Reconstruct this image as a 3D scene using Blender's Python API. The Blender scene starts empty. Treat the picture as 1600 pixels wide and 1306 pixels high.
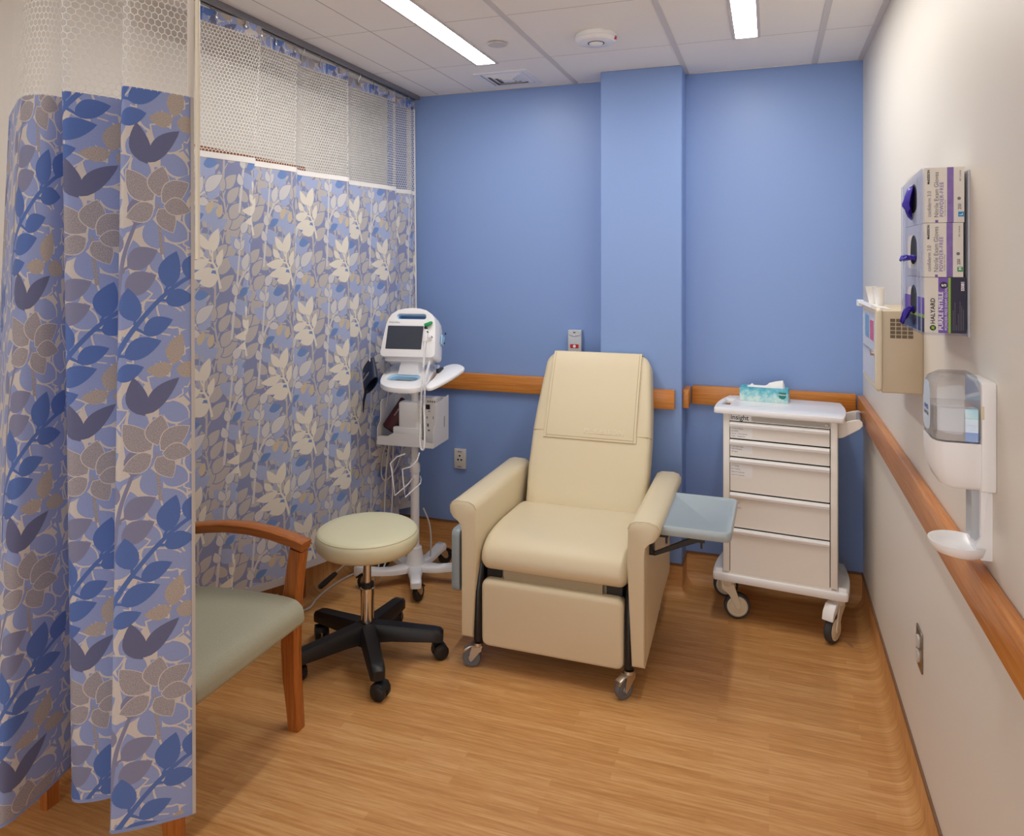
import bpy, bmesh, math, random
from mathutils import Vector, Matrix
from mathutils.geometry import delaunay_2d_cdt

C = bpy.context.scene.collection
PI = math.pi
def V(*a): return Vector(a)

# ------------------------------------------------------------------ materials
def lin(h):
    h = h.lstrip('#')
    out = []
    for i in (0, 2, 4):
        c = int(h[i:i+2], 16) / 255
        out.append(c / 12.92 if c <= .04045 else ((c + .055) / 1.055) ** 2.4)
    return (*out, 1)
class NT:
    def __init__(s, name):
        s.m = bpy.data.materials.new(name); s.m.use_nodes = True
        s.t = s.m.node_tree; s.t.nodes.clear()
        s.out = s.n('ShaderNodeOutputMaterial')
    def n(s, typ, **kw):
        nd = s.t.nodes.new(typ)
        for k, v in kw.items():
            if k.startswith('i_'):
                key = k[2:]
                key = int(key) if key.isdigit() else key.replace('_', ' ')
                nd.inputs[key].default_value = v
            else: setattr(nd, k, v)
        return nd
    def l(s, a, b): s.t.links.new(a, b)
    def math(s, op, a, b=None, c=None):
        nd = s.n('ShaderNodeMath', operation=op)
        for i, v in enumerate((a, b, c)):
            if v is None: continue
            if isinstance(v, (int, float)): nd.inputs[i].default_value = v
            else: s.l(v, nd.inputs[i])
        return nd.outputs[0]
    def mix(s, fac, a, b):
        nd = s.n('ShaderNodeMix', data_type='RGBA')
        for sock, v in ((nd.inputs[0], fac), (nd.inputs[6], a), (nd.inputs[7], b)):
            if isinstance(v, (int, float, tuple)): sock.default_value = v
            else: s.l(v, sock)
        return nd.outputs[2]
    def coords(s, kind='Object', scale=(1, 1, 1), rot=(0, 0, 0)):
        tc = s.n('ShaderNodeTexCoord'); mp = s.n('ShaderNodeMapping')
        mp.inputs['Scale'].default_value = scale; mp.inputs['Rotation'].default_value = rot
        s.l(tc.outputs[kind], mp.inputs['Vector']); return mp.outputs[0]
    def noise(s, vec, scale, detail=2, rough=.5):
        nd = s.n('ShaderNodeTexNoise'); nd.inputs['Scale'].default_value = scale
        nd.inputs['Detail'].default_value = detail; nd.inputs['Roughness'].default_value = rough
        s.l(vec, nd.inputs['Vector']); return nd.outputs['Fac']
    def ramp(s, fac, stops):
        r = s.n('ShaderNodeValToRGB'); e = r.color_ramp.elements
        while len(e) < len(stops): e.new(.5)
        for el, (p, c) in zip(e, stops): el.position = p; el.color = c
        s.l(fac, r.inputs[0]); return r.outputs[0]
    def pbr(s, color, rough=.5, metal=0, bump=None, spec=.5, coat=0, **extra):
        p = s.n('ShaderNodeBsdfPrincipled')
        for key, v in (('Base Color', color), ('Roughness', rough), ('Metallic', metal)):
            if isinstance(v, (int, float, tuple)): p.inputs[key].default_value = v
            else: s.l(v, p.inputs[key])
        p.inputs['Specular IOR Level'].default_value = spec
        p.inputs['Coat Weight'].default_value = coat
        for k, v in extra.items(): p.inputs[k.replace('_', ' ')].default_value = v
        if bump:
            b = s.n('ShaderNodeBump'); b.inputs['Strength'].default_value = bump[1]; b.inputs['Distance'].default_value = bump[2]
            s.l(bump[0], b.inputs['Height']); s.l(b.outputs[0], p.inputs['Normal'])
        return p
    def done(s, sh):
        s.l(sh.outputs[0] if hasattr(sh, 'outputs') else sh, s.out.inputs[0]); return s.m

def mat(name, h, rough=.5, metal=0, bump=None, var=None, spec=.5, coat=0, **extra):
    """plain surface: bump=(scale, strength, distance), var=(scale, other hex, amount)"""
    t = NT(name); co = t.coords()
    col = lin(h)
    f = t.noise(co, var[0] if var else 6, 3)
    if var: col = t.mix(t.math('MULTIPLY', f, var[2]), col, lin(var[1]))
    bp = (t.noise(co, bump[0], 3), bump[1], bump[2]) if bump else None
    return t.done(t.pbr(col, rough, metal, bp, spec, coat, **extra))
def wood(name, stops, stretch, rough=.35, scale=9):
    t = NT(name); co = t.coords('Object', stretch)
    f = t.noise(co, scale, 5, .6); g = t.noise(co, scale * 5, 3, .6)
    f = t.math('ADD', t.math('MULTIPLY', f, .75), t.math('MULTIPLY', g, .25))
    col = t.ramp(f, stops)
    return t.done(t.pbr(col, rough, 0, (f, .08, .002), coat=.15))
def clear(name, tint, refl=.12, rough=.03, k=.28):
    t = NT(name)
    tr = t.n('ShaderNodeBsdfTransparent'); tr.inputs[0].default_value = lin(tint)
    gl = t.n('ShaderNodeBsdfGlossy'); gl.inputs['Roughness'].default_value = rough
    lw = t.n('ShaderNodeLayerWeight'); lw.inputs[0].default_value = .35
    f = t.math('MULTIPLY_ADD', lw.outputs['Fresnel'], k, refl * .3)
    mx = t.n('ShaderNodeMixShader'); t.l(f, mx.inputs[0]); t.l(tr.outputs[0], mx.inputs[1]); t.l(gl.outputs[0], mx.inputs[2])
    return t.done(mx)
def emit(name, h, strength):
    t = NT(name); e = t.n('ShaderNodeEmission'); e.inputs[0].default_value = lin(h); e.inputs[1].default_value = strength
    return t.done(e)
def cloth_mat(name, h, h2=None, speck=0, rough=.85, line=0):
    """woven fabric, texture laid out in cloth metres by UV"""
    t = NT(name); co = t.coords('UV')
    col = lin(h)
    if h2:
        if speck: f = t.math('GREATER_THAN', t.noise(co, speck, 1), .52)
        elif line:
            w = t.n('ShaderNodeTexWave', wave_type='BANDS', bands_direction='Y'); w.inputs['Scale'].default_value = line
            w.inputs['Distortion'].default_value = 1.5; w.inputs['Detail Scale'].default_value = 4
            t.l(co, w.inputs[0]); f = t.math('MULTIPLY', w.outputs['Fac'], .6)
        else: f = t.noise(co, 300, 1)
        col = t.mix(f, col, lin(h2))
    hgt = t.noise(t.coords('UV', (1, .4, 1)), 900, 1)
    p = t.pbr(col, rough, 0, (hgt, .25, .001), spec=.25)
    p.inputs['Sheen Weight'].default_value = .15
    tl = t.n('ShaderNodeBsdfTranslucent')
    if isinstance(col, tuple): tl.inputs[0].default_value = col
    else: t.l(col, tl.inputs[0])
    mx = t.n('ShaderNodeMixShader'); mx.inputs[0].default_value = .18
    t.l(p.outputs[0], mx.inputs[1]); t.l(tl.outputs[0], mx.inputs[2])
    return t.done(mx)

M = {}
WALLB = '#84a0d5'
M['blue_paint'] = mat('blue_wall_paint', WALLB, .42, bump=(260, .12, .0006), var=(1.4, '#819dd2', .25), spec=.45)
M['white_paint'] = mat('warm_white_wall_paint', '#e2ddd4', .5, bump=(260, .1, .0006), var=(1.2, '#ded8cd', .3), spec=.4)
def floor_mat():
    t = NT('wood_look_vinyl_sheet')
    uv = t.coords('UV')
    def plank(w, l, off):
        b = t.n('ShaderNodeTexBrick'); b.offset = off; b.offset_frequency = 2
        b.inputs['Scale'].default_value = 1; b.inputs['Mortar Size'].default_value = 0
        b.inputs['Brick Width'].default_value = l; b.inputs['Row Height'].default_value = w
        b.inputs['Color1'].default_value = (0, 0, 0, 1); b.inputs['Color2'].default_value = (1, 1, 1, 1)
        t.l(uv, b.inputs['Vector']); return b.outputs['Color']
    p1 = plank(.031, .47, .37)
    f1 = t.noise(t.coords('UV', (2.2, 46, 1)), 2.2, 6, .62)
    f2 = t.noise(t.coords('UV', (9, 240, 1)), 2.0, 3, .6)
    s = t.math('ADD', t.math('MULTIPLY', f1, .75), t.math('MULTIPLY', f2, .3))
    s = t.math('ADD', s, t.math('MULTIPLY', t.math('SUBTRACT', p1, .5), .13))
    col = t.ramp(s, [(.28, lin('#ad7841')), (.5, lin('#cb9459')), (.7, lin('#deae76'))])
    return t.done(t.pbr(col, .38, 0, (f2, .05, .0008), spec=.4))
M['floor'] = floor_mat()
OR = [(.3, lin('#b4661f')), (.5, lin('#cd8134')), (.7, lin('#dc964a'))]
M['oak_x'] = wood('orange_wood_along_back_wall', OR, (.5, 14, 14))
M['oak_y'] = wood('orange_wood_along_right_wall', OR, (14, .5, 14))
CW = [(.3, lin('#8a4a1c')), (.5, lin('#a86026')), (.7, lin('#ba7535'))]
M['chair_x'] = wood('brown_chair_wood_level', CW, (.5, 14, 14))
M['chair_z'] = wood('brown_chair_wood_upright', CW, (14, 14, .6))
M['oak_z'] = wood('orange_wood_upright', OR, (14, 14, .6))
def ceil_mat():
    t = NT('white_ceiling_tile'); tc = t.n('ShaderNodeTexCoord'); sp = t.n('ShaderNodeSeparateXYZ'); t.l(tc.outputs['Object'], sp.inputs[0])
    def joint(axis, c0, pitch, hw):
        v = t.math('SUBTRACT', sp.outputs[axis], c0 - pitch / 2)
        v = t.math('MODULO', t.math('ADD', v, pitch * 40), pitch)
        v = t.math('ABSOLUTE', t.math('SUBTRACT', v, pitch / 2))
        return t.math('LESS_THAN', v, hw)
    def line(axis, c0, hw): return t.math('LESS_THAN', t.math('ABSOLUTE', t.math('SUBTRACT', sp.outputs[axis], c0)), hw)
    j = joint('Y', 3.283, .608, .0022)
    for c0 in (-1.57, -1.79): j = t.math('MAXIMUM', j, line('X', c0, .003))
    co = t.coords()
    col = t.mix(t.math('MULTIPLY', j, .55), lin('#f8f5f0'), lin('#8a857e'))
    return t.done(t.pbr(col, .85, 0, (t.noise(co, 420, 2), .15, .0008), spec=.2))
M['ceiling'] = ceil_mat()
M['grid'] = mat('painted_metal_grid', '#d8d3cf', .5)
M['cream_vinyl'] = mat('cream_vinyl_upholstery', '#d9cbac', .42, bump=(900, .12, .0004), spec=.4)
M['cream_vinyl2'] = mat('pale_cream_stool_vinyl', '#d8d4b4', .4, bump=(900, .1, .0004), spec=.4)
M['seam'] = mat('stitched_seam', '#bba983', .7)
M['edge_plastic'] = mat('acrylic_edge', '#c6cad6', .25)
M['call_grey'] = mat('pale_grey_plastic', '#c4c7cd', .45)
M['bar_grey'] = mat('grey_grip', '#8f939b', .45)
M['beige_board'] = mat('beige_board', '#a6977a', .7)
M['black_metal'] = mat('black_painted_steel', '#121214', .35, spec=.5)
M['black_plastic'] = mat('black_plastic', '#17171a', .45, bump=(400, .1, .0005))
M['chrome'] = mat('chrome', '#d6d3cf', .12, 1)
M['zinc'] = mat('bright_zinc', '#c3bfba', .28, 1)
M['grey_rubber'] = mat('grey_rubber', '#63666b', .6)
M['light_grey'] = mat('light_grey_plastic', '#b6babf', .5)
M['dark_rubber'] = mat('dark_rubber', '#3a3b3f', .7)
M['tray'] = mat('blue_grey_plastic', '#a9b7bd', .28, spec=.5)
M['sage'] = mat('sage_green_fabric', '#b1af9a', .75, bump=(420, .5, .0015), var=(320, '#95947e', .9), spec=.35)
M['white_metal'] = mat('white_powder_coat', '#efeeee', .38)
M['offwhite_metal'] = mat('off_white_powder_coat', '#ebe6df', .4)
M['white_plastic'] = mat('white_plastic', '#f2f2f4', .3)
M['ivory_plastic'] = mat('ivory_plastic', '#ddd3bb', .45)
M['beige_plastic'] = mat('beige_plastic', '#c9baa0', .45, bump=(500, .08, .0004))
M['pale_blue'] = mat('pale_blue_plastic', '#9ec9ea', .35)
M['mid_blue'] = mat('blue_plastic', '#5aa0d8', .35)
M['screen'] = mat('dark_display', '#3d424e', .22, spec=.5)
M['ink'] = mat('black_print', '#1d1b1d', .6)
M['ink_grey'] = mat('grey_print', '#77727a', .6)
M['ink_white'] = mat('white_print', '#f0eef0', .6)
M['green'] = mat('green_plastic', '#1d9a55', .4)
M['red'] = mat('red_label', '#c22a22', .5)
M['pink'] = mat('pink_label', '#c05a86', .5)
M['blue_label'] = mat('blue_label', '#6f9bc8', .5)
M['sky_label'] = mat('bright_blue_print', '#1e8fd0', .5)
M['navy_cloth'] = mat('navy_nylon', '#18213c', .5, bump=(600, .2, .0006))
M['maroon_cloth'] = mat('maroon_nylon', '#4c1c26', .6, bump=(600, .2, .0006))
M['cable'] = mat('pale_grey_cable', '#cfcbc6', .45)
M['dark'] = mat('dark_gap', '#0c0b0c', .8)
M['steel'] = mat('brushed_steel_plate', '#a89a8c', .3, 1)
M['socket'] = mat('outlet_plastic', '#d5cfc6', .4)
M['carton'] = mat('white_glove_carton', '#e8e3dc', .6)
M['purple_print'] = mat('purple_print', '#7e5cb8', .6)
M['purple_band'] = mat('lilac_band', '#9a80c4', .6, var=(60, '#6f55a6', .9))
M['lime'] = mat('lime_print', '#96c23c', .6)
M['navy_print'] = mat('dark_navy_print', '#2d2a45', .55)
M['glove'] = mat('purple_nitrile', '#3a22a8', .45, bump=(90, .4, .004))
M['acrylic'] = clear('clear_acrylic', '#f4f6fd', .12, k=.10)
M['clear_plastic'] = clear('clear_bottle_plastic', '#f0f1f4', .2)
def liquid():
    t = NT('clear_sanitiser_gel')
    p = t.pbr((.97, .975, .98, 1), .02, 0, None, .5); p.inputs['Transmission Weight'].default_value = 1; p.inputs['IOR'].default_value = 1.2
    return t.done(p)
M['gel'] = liquid()
M['tissue'] = mat('white_tissue', '#f3f1ef', .9, bump=(300, .2, .0006))
M['paper'] = mat('white_paper', '#eceae8', .8)
def teal_box():
    t = NT('teal_watercolour_print'); co = t.coords('Object'); sp = t.n('ShaderNodeSeparateXYZ'); t.l(co, sp.inputs[0])
    f = t.noise(co, 45, 3, .6); g = t.math('DIVIDE', t.math('SUBTRACT', sp.outputs['Z'], .965), .075)
    s = t.math('ADD', t.math('MULTIPLY', g, .75), t.math('MULTIPLY', t.math('SUBTRACT', f, .5), 1.3))
    return t.done(t.pbr(t.ramp(s, [(.05, lin('#d3e6e0')), (.45, lin('#7fc6d2')), (.75, lin('#48a9bd')), (1, lin('#1f8496'))]), .55))
M['teal_box'] = teal_box()
M['teal_dark'] = mat('dark_teal_print', '#12786f', .5)
M['lamp'] = emit('lit_diffuser', '#fffcf6', 39.5)
M['net'] = mat('white_net_thread', '#e8e4df', .7)
M['binding'] = mat('white_binding_tape', '#e9e7e5', .7)
M['ivory_rod'] = mat('ivory_fibreglass_rod', '#e3dcc8', .35)
M['door'] = wood('brown_wood_door', [(.3, lin('#7a4518')), (.7, lin('#a8672c'))], (9, 9, .6))
# the print of the two curtains, one material per colour of the print
NEAR = [cloth_mat('print_cream_ground', '#d8d2cb', '#ccc5c0'), cloth_mat('print_periwinkle', '#9aa8d4', '#8e9ccb'),
        cloth_mat('print_grey_violet', '#8c8fac', '#8083a4', line=120), cloth_mat('print_deep_blue', '#5f7bbb', '#526eb0', line=120),
        cloth_mat('print_taupe', '#b0aaab', '#928d98', speck=500), cloth_mat('print_slate', '#6f7394', '#626687', line=120),
        cloth_mat('print_tan', '#bbb0a6', '#a69b94', speck=500)]
FAR = [cloth_mat('print_grey_blue_ground', '#959ec6', '#8c95be'), cloth_mat('print_beige_grey', '#cac6c6', '#c1bebf'),
       cloth_mat('print_light_blue', '#b5c2e6', '#9dacd6', speck=500), cloth_mat('print_sky_blue', '#7b9bd6', '#7191cd'),
       cloth_mat('print_pale_grey', '#dfdfe2', '#d6d6da'), cloth_mat('print_pale_cream', '#f0ece2', '#e8e3d8'),
       cloth_mat('print_sand', '#d9cdb8', '#cfc2ab')]

# ------------------------------------------------------------------ mesh building
class B:
    """collects shapes in world metres (through an optional transform) and links them as ONE mesh object"""
    def __init__(s, mtx=None): s.bm = bmesh.new(); s.M = mtx or Matrix(); s.uv = False
    def add(s, t, mi=0, extra=None):
        for f in t.faces: f.material_index = mi
        if extra: t.transform(extra)
        t.transform(s.M)
        me = bpy.data.meshes.new('tmp'); t.to_mesh(me); t.free(); s.bm.from_mesh(me); bpy.data.meshes.remove(me)
        return s
    def box(s, x0, x1, y0, y1, z0, z1, r=0, seg=2, mi=0, X=None):
        t = bmesh.new(); bmesh.ops.create_cube(t, size=1)
        for v in t.verts: v.co = V(x0 + (v.co.x + .5) * (x1 - x0), y0 + (v.co.y + .5) * (y1 - y0), z0 + (v.co.z + .5) * (z1 - z0))
        if r: bmesh.ops.bevel(t, geom=list(t.edges), offset=r, segments=seg, affect='EDGES', profile=.5)
        return s.add(t, mi, X)
    def prism(s, poly, fn, a, b, holes=(), r=0, seg=2, mi=0, X=None):
        """poly: 2D outline (u,v); fn(u,v,w) -> point; extruded from w=a to w=b, through holes"""
        t = bmesh.new()
        ccw = lambda lp: lp if sum(p[0] * q[1] - q[0] * p[1] for p, q in zip(lp, lp[1:] + lp[:1])) > 0 else lp[::-1]
        loops = [ccw(list(lp)) for lp in [poly] + list(holes)]
        if holes:
            vs, fs, n = [], [], 0
            for lp in loops:
                vs += [Vector(p) for p in lp]; fs.append(list(range(n, n + len(lp)))); n += len(lp)
            ov, oe, of, _, _, orig = delaunay_2d_cdt(vs, [], fs, 0, 1e-7)
            keep = [f for f, o in zip(of, orig) if 0 in o and len(o) == 1]
            va = [t.verts.new(fn(p.x, p.y, a)) for p in ov]; vb = [t.verts.new(fn(p.x, p.y, b)) for p in ov]
            cnt = {}
            for f in keep:
                t.faces.new([va[i] for i in f]); t.faces.new([vb[i] for i in reversed(f)])
                for i in range(3):
                    e = (f[i], f[(i + 1) % 3]); cnt[e] = 1
            for (i, j) in cnt:
                if (j, i) not in cnt: t.faces.new([va[j], va[i], vb[i], vb[j]])
            for v in [v for v in t.verts if not v.link_faces]: t.verts.remove(v)
        else:
            va = [t.verts.new(fn(u, v, a)) for u, v in poly]; vb = [t.verts.new(fn(u, v, b)) for u, v in poly]
            n = len(poly)
            t.faces.new(va); t.faces.new(list(reversed(vb)))
            for i in range(n): t.faces.new([va[(i + 1) % n], va[i], vb[i], vb[(i + 1) % n]])
        bmesh.ops.recalc_face_normals(t, faces=list(t.faces))
        if r:
            es = [e for e in t.edges if len(e.link_faces) == 2 and e.calc_face_angle() > .6]
            if holes: es = [e for e in es]
            bmesh.ops.bevel(t, geom=es, offset=r, segments=seg, affect='EDGES', profile=.5, clamp_overlap=True)
        return s.add(t, mi, X)
    def loft(s, rings, cap=True, mi=0, X=None, closed=True):
        t = bmesh.new(); rv = [[t.verts.new(p) for p in r] for r in rings]; n = len(rings[0])
        for a, b in zip(rv, rv[1:]):
            for i in range(n if closed else n - 1): t.faces.new([a[i], a[(i + 1) % n], b[(i + 1) % n], b[i]])
        if cap: t.faces.new(list(reversed(rv[0]))); t.faces.new(rv[-1])
        bmesh.ops.recalc_face_normals(t, faces=list(t.faces))
        return s.add(t, mi, X)
    def lathe(s, prof, c=(0, 0, 0), n=32, axis='Z', mi=0, X=None):
        """prof: (radius, height) pairs about axis through c"""
        c = V(*c); rings = []
        for r, h in prof:
            ring = []
            for k in range(n):
                a = 2 * PI * k / n; p = V(max(r, 1e-5) * math.cos(a), max(r, 1e-5) * math.sin(a), h)
                if axis == 'X': p = V(p.z, p.x, p.y)
                if axis == 'Y': p = V(p.x, p.z, p.y)
                ring.append(c + p)
            rings.append(ring)
        return s.loft(rings, True, mi, X)
    def cyl(s, p0, p1, r0, r1=None, n=20, mi=0, X=None, rb=0):
        p0, p1 = V(*p0), V(*p1); d = p1 - p0; L = d.length; q = d.to_track_quat('Z', 'Y').to_matrix().to_4x4()
        r1 = r0 if r1 is None else r1
        prof = [(r0 - rb, 0), (r0, rb), (r1, L - rb), (r1 - rb, L)] if rb else [(r0, 0), (r1, L)]
        m = Matrix.Translation(p0) @ q
        return s.lathe(prof, (0, 0, 0), n, 'Z', mi, (X @ m) if X else m)
    def tube(s, pts, r, n=10, closed=False, mi=0, X=None, smooth=0):
        pts = [V(*p) for p in pts]
        if smooth: pts = catmull(pts, smooth, closed)
        N = len(pts); rings = []; up = V(0, 0, 1); prev = None
        for i, p in enumerate(pts):
            a = pts[(i - 1) % N] if closed or i else pts[i]; b = pts[(i + 1) % N] if closed or i < N - 1 else pts[i]
            d = (b - a).normalized()
            if prev is None: u = d.cross(up if abs(d.z) < .9 else V(1, 0, 0)).normalized()
            else: u = (prev - d * prev.dot(d)).normalized()
            prev = u; w = d.cross(u); rr = r[i] if isinstance(r, (list, tuple)) else r
            rings.append([p + (u * math.cos(2 * PI * k / n) + w * math.sin(2 * PI * k / n)) * rr for k in range(n)])
        if closed: rings.append(rings[0])
        return s.loft(rings, not closed, mi, X)
    def build(s, name, mats, parent=None, smooth=38, label=None):
        me = bpy.data.meshes.new(name); s.bm.to_mesh(me); s.bm.free()
        return link(me, name, mats, parent, smooth, label)
def link(me, name, mats, parent=None, smooth=38, label=None):
    for m in (mats if isinstance(mats, (list, tuple)) else [mats]): me.materials.append(M[m] if isinstance(m, str) else m)
    if smooth:
        for p in me.polygons: p.use_smooth = True
        if smooth < 180: me.set_sharp_from_angle(angle=math.radians(smooth))
    o = bpy.data.objects.new(name, me); C.objects.link(o)
    if parent:
        o.parent = parent
        o.matrix_parent_inverse = base_inv(parent)
    if label: o['label'] = label
    return o
def base_inv(p):
    return Matrix.Translation(p.location).inverted() if p.type == 'EMPTY' else Matrix()
def catmull(pts, k=6, closed=False):
    out = []; n = len(pts)
    rng = range(n) if closed else range(n - 1)
    for i in rng:
        g = (lambda j: pts[j % n]) if closed else (lambda j: pts[min(max(j, 0), n - 1)])
        p0, p1, p2, p3 = g(i - 1), g(i), g(i + 1), g(i + 2)
        for j in range(k):
            t = j / k
            out.append(.5 * ((2 * p1) + (p2 - p0) * t + (2 * p0 - 5 * p1 + 4 * p2 - p3) * t * t + (3 * p1 - p0 - 3 * p2 + p3) * t ** 3))
    if not closed: out.append(pts[-1])
    return out
def thing(name, loc, label, cat, group=None):
    o = bpy.data.objects.new(name, None); C.objects.link(o); o.location = loc; o.empty_display_size = .05
    return tag(o, label, cat, group)
def tag(o, label, cat, group=None):
    o['label'] = label; o['category'] = cat
    if group: o['group'] = group
    return o
def struct(o): o['kind'] = 'structure'; return o
def rpoly(x0, x1, y0, y1, r, n=5):
    """rounded rectangle outline; r one radius or four (bl, br, tr, tl)"""
    rs = r if isinstance(r, (list, tuple)) else (r,) * 4; out = []
    for (cx, cy, a0, q) in ((x0, y0, PI, rs[0]), (x1, y0, 1.5 * PI, rs[1]), (x1, y1, 0, rs[2]), (x0, y1, .5 * PI, rs[3])):
        sx, sy = (1 if cx == x0 else -1), (1 if cy == y0 else -1)
        if q <= 0: out.append((cx, cy)); continue
        for k in range(n + 1):
            a = a0 + k * PI / 2 / n; out.append((cx + sx * q + q * math.cos(a), cy + sy * q + q * math.sin(a)))
    return out
XY = lambda u, v, w: V(u, v, w)
XZ = lambda u, v, w: V(u, w, v)
YZ = lambda u, v, w: V(w, u, v)
def text(body, size, at, xd, yd, m, parent, align='LEFT', bold=0, depth=0, name='lettering', squeeze=1):
    """flat printed letters; at = anchor, xd / yd = reading and upward directions"""
    cu = bpy.data.curves.new('letters', 'FONT'); cu.body = body; cu.size = size; cu.align_x = align; cu.align_y = 'CENTER'
    cu.offset = bold; cu.extrude = depth; cu.resolution_u = 3; cu.space_character = squeeze
    tmp = bpy.data.objects.new('letters', cu); C.objects.link(tmp)
    bpy.context.view_layer.update()
    me = bpy.data.meshes.new_from_object(tmp.evaluated_get(bpy.context.evaluated_depsgraph_get()))
    bpy.data.objects.remove(tmp); bpy.data.curves.remove(cu)
    xd, yd = V(*xd).normalized(), V(*yd).normalized(); zd = xd.cross(yd)
    m4 = Matrix((xd, yd, zd)).transposed().to_4x4(); m4.translation = V(*at)
    me.transform(m4)
    return link(me, name, m, parent, 0)

# ------------------------------------------------------------------ room, metres; camera over the origin
H = 2.585; XR = .42; YB = 3.81; XL = -2.12; YF = -1.9; BH = .145
def quad_grid(name, u0, u1, v0, v1, fn, m, uvfn, parent=None, nu=1, nv=1):
    me = bpy.data.meshes.new(name); vs, fs, uv = [], [], []
    for j in range(nv + 1):
        for i in range(nu + 1):
            u, v = u0 + (u1 - u0) * i / nu, v0 + (v1 - v0) * j / nv; vs.append(fn(u, v)); uv.append(uvfn(u, v))
    for j in range(nv):
        for i in range(nu): a = j * (nu + 1) + i; fs.append((a, a + 1, a + nu + 2, a + nu + 1))
    me.from_pydata(vs, [], fs); l = me.uv_layers.new(name='UVMap')
    for lp in me.loops: l.data[lp.index].uv = uv[lp.vertex_index]
    return link(me, name, m, parent, 60)
struct(quad_grid('floor', XL - .1, XR + .1, YF, YB + .1, lambda u, v: (u, v, 0), 'floor', lambda u, v: (u, v)))
b = B(); b.box(XL - .12, XR + .12, YF - .1, YB + .12, H, H + .1); ceiling = struct(b.build('ceiling', 'ceiling', None, 0))
b = B()
for x in (-.977, -.395, .209): b.box(x - .012, x + .012, YF, YB if x != -.395 else YB, H - .004, H + .002)
b.box(XR - .022, XR, YF, YB, H - .005, H + .002); b.box(XL, XR, YB - .004, YB, H - .004, H + .002)
b.build('ceiling_grid', 'grid', ceiling, 0)
b = B(); b.box(XL - .12, XR + .12, YB, YB + .1, 0, H); struct(b.build('wall_back', 'blue_paint', None, 0))
b = B(); b.box(XR, XR + .1, YF, YB, 0, H); struct(b.build('wall_right', 'white_paint', None, 0))
b = B(); b.box(XL - .1, XL, YF, YB, 0, H); struct(b.build('wall_left', 'white_paint', None, 0))
PX0, PX1, PD = -.804, -.4005, .18
b = B(); b.box(PX0, PX1, YB - PD, YB, 0, H, .004, 1); struct(b.build('wall_pilaster', 'blue_paint', None, 30))
# coved baseboards: sheet floor turned up the wall, with a slim cap strip
def cove(name, path):
    """path: (x, y, outward nx, ny, grain coordinate); the sheet floor turns up the wall along it"""
    prof = []; R = .05
    for k in range(9):
        a = k * PI / 2 / 8; prof.append((R - R * math.sin(a), R - R * math.cos(a)))
    prof.append((0, BH))
    me = bpy.data.meshes.new(name); vs, fs, uv = [], [], []; d = 0; ds = [0]
    for p, q in zip(prof, prof[1:]): d += math.hypot(q[0] - p[0], q[1] - p[1]); ds.append(d)
    for x, y, nx, ny in path:
        for (o, z), dd in zip(prof, ds):
            vs.append((x + nx * (o + .004), y + ny * (o + .004), z + .0006)); uv.append((x + nx * (R - dd), y + ny * (R - dd)))
    k = len(prof)
    for i in range(len(path) - 1):
        for j in range(k - 1): a = i * k + j; fs.append((a, a + 1, a + k + 1, a + k))
    me.from_pydata(vs, [], fs); l = me.uv_layers.new(name='UVMap')
    for lp in me.loops: l.data[lp.index].uv = uv[lp.vertex_index]
    return struct(link(me, name, 'floor', None, 180))
def run(x0, y0, x1, y1, nx, ny, n=24): return [(x0 + (x1 - x0) * i / n, y0 + (y1 - y0) * i / n, nx, ny) for i in range(n + 1)]
bb = cove('baseboard_back', run(XL, YB, PX0, YB, 0, -1) + run(PX1 + .06, YB, XR, YB, 0, -1) if False else run(XL, YB, XR, YB, 0, -1))
br = cove('baseboard_right', run(XR, YF, XR, YB, -1, 0))
bl = cove('baseboard_left', run(XL, YF, XL, YB, 1, 0))
bp = cove('baseboard_pilaster', [(PX0, YB - PD + (YB - (YB - PD)) * (1 - i / 4), -1, 0) for i in range(5)] + [(PX0, YB - PD, math.cos(math.radians(180 + 15 * i)), math.sin(math.radians(180 + 15 * i))) for i in range(1, 6)] + run(PX0, YB - PD, PX1, YB - PD, 0, -1) + [(PX1, YB - PD, math.cos(math.radians(270 + 15 * i)), math.sin(math.radians(270 + 15 * i))) for i in range(1, 6)] + run(PX1, YB - PD, PX1, YB, 1, 0, 6))
M['cap'] = mat('brown_cap_strip', '#7d5a40', .5)
b = B(); b.box(XL, XR, YB - .007, YB, BH - .002, BH + .008); b.build('cap_strip', 'cap', bb, 0)
b = B(); b.box(XR - .007, XR, YF, YB, BH - .002, BH + .008); b.build('cap_strip', 'cap', br, 0)
b = B(); b.box(PX0 - .007, PX1 + .007, YB - PD - .007, YB, BH - .002, BH + .008); b.build('cap_strip', 'cap', bp, 0)
# wood bumper rails
def rail(n, m, x0, x1, y0, y1): 
    b = B(); b.box(x0, x1, y0, y1, .905, 1.0, .006, 2); return struct(b.build('trim_%d' % n, m, None, 38))
rail(1, 'oak_x', XL + .002, PX0 - .002, YB - .03, YB); rail(2, 'oak_x', PX0 + .03, -.432, YB - PD - .03, YB - PD)
rail(3, 'oak_y', PX1, PX1 + .03, YB - PD + .03, YB - .035); rail(4, 'oak_x', -.368, .388, YB - .03, YB)
rail(5, 'oak_y', XR - .03, XR, YF + .1, 3.765)
# doorway seen above the far curtain
b = B(); b.box(XL, XL + .012, 2.02, 2.93, 0, 2.075, .002, 1); d1 = struct(b.build('door_1', 'door', None, 38))
b = B(); b.box(XL + .012, XL + .02, 1.97, 2.98, 2.02, 2.08, .002, 1); b.box(XL + .012, XL + .02, 2.92, 2.98, 0, 2.05, .002, 1); b.build('door_frame', 'door', d1)

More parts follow.
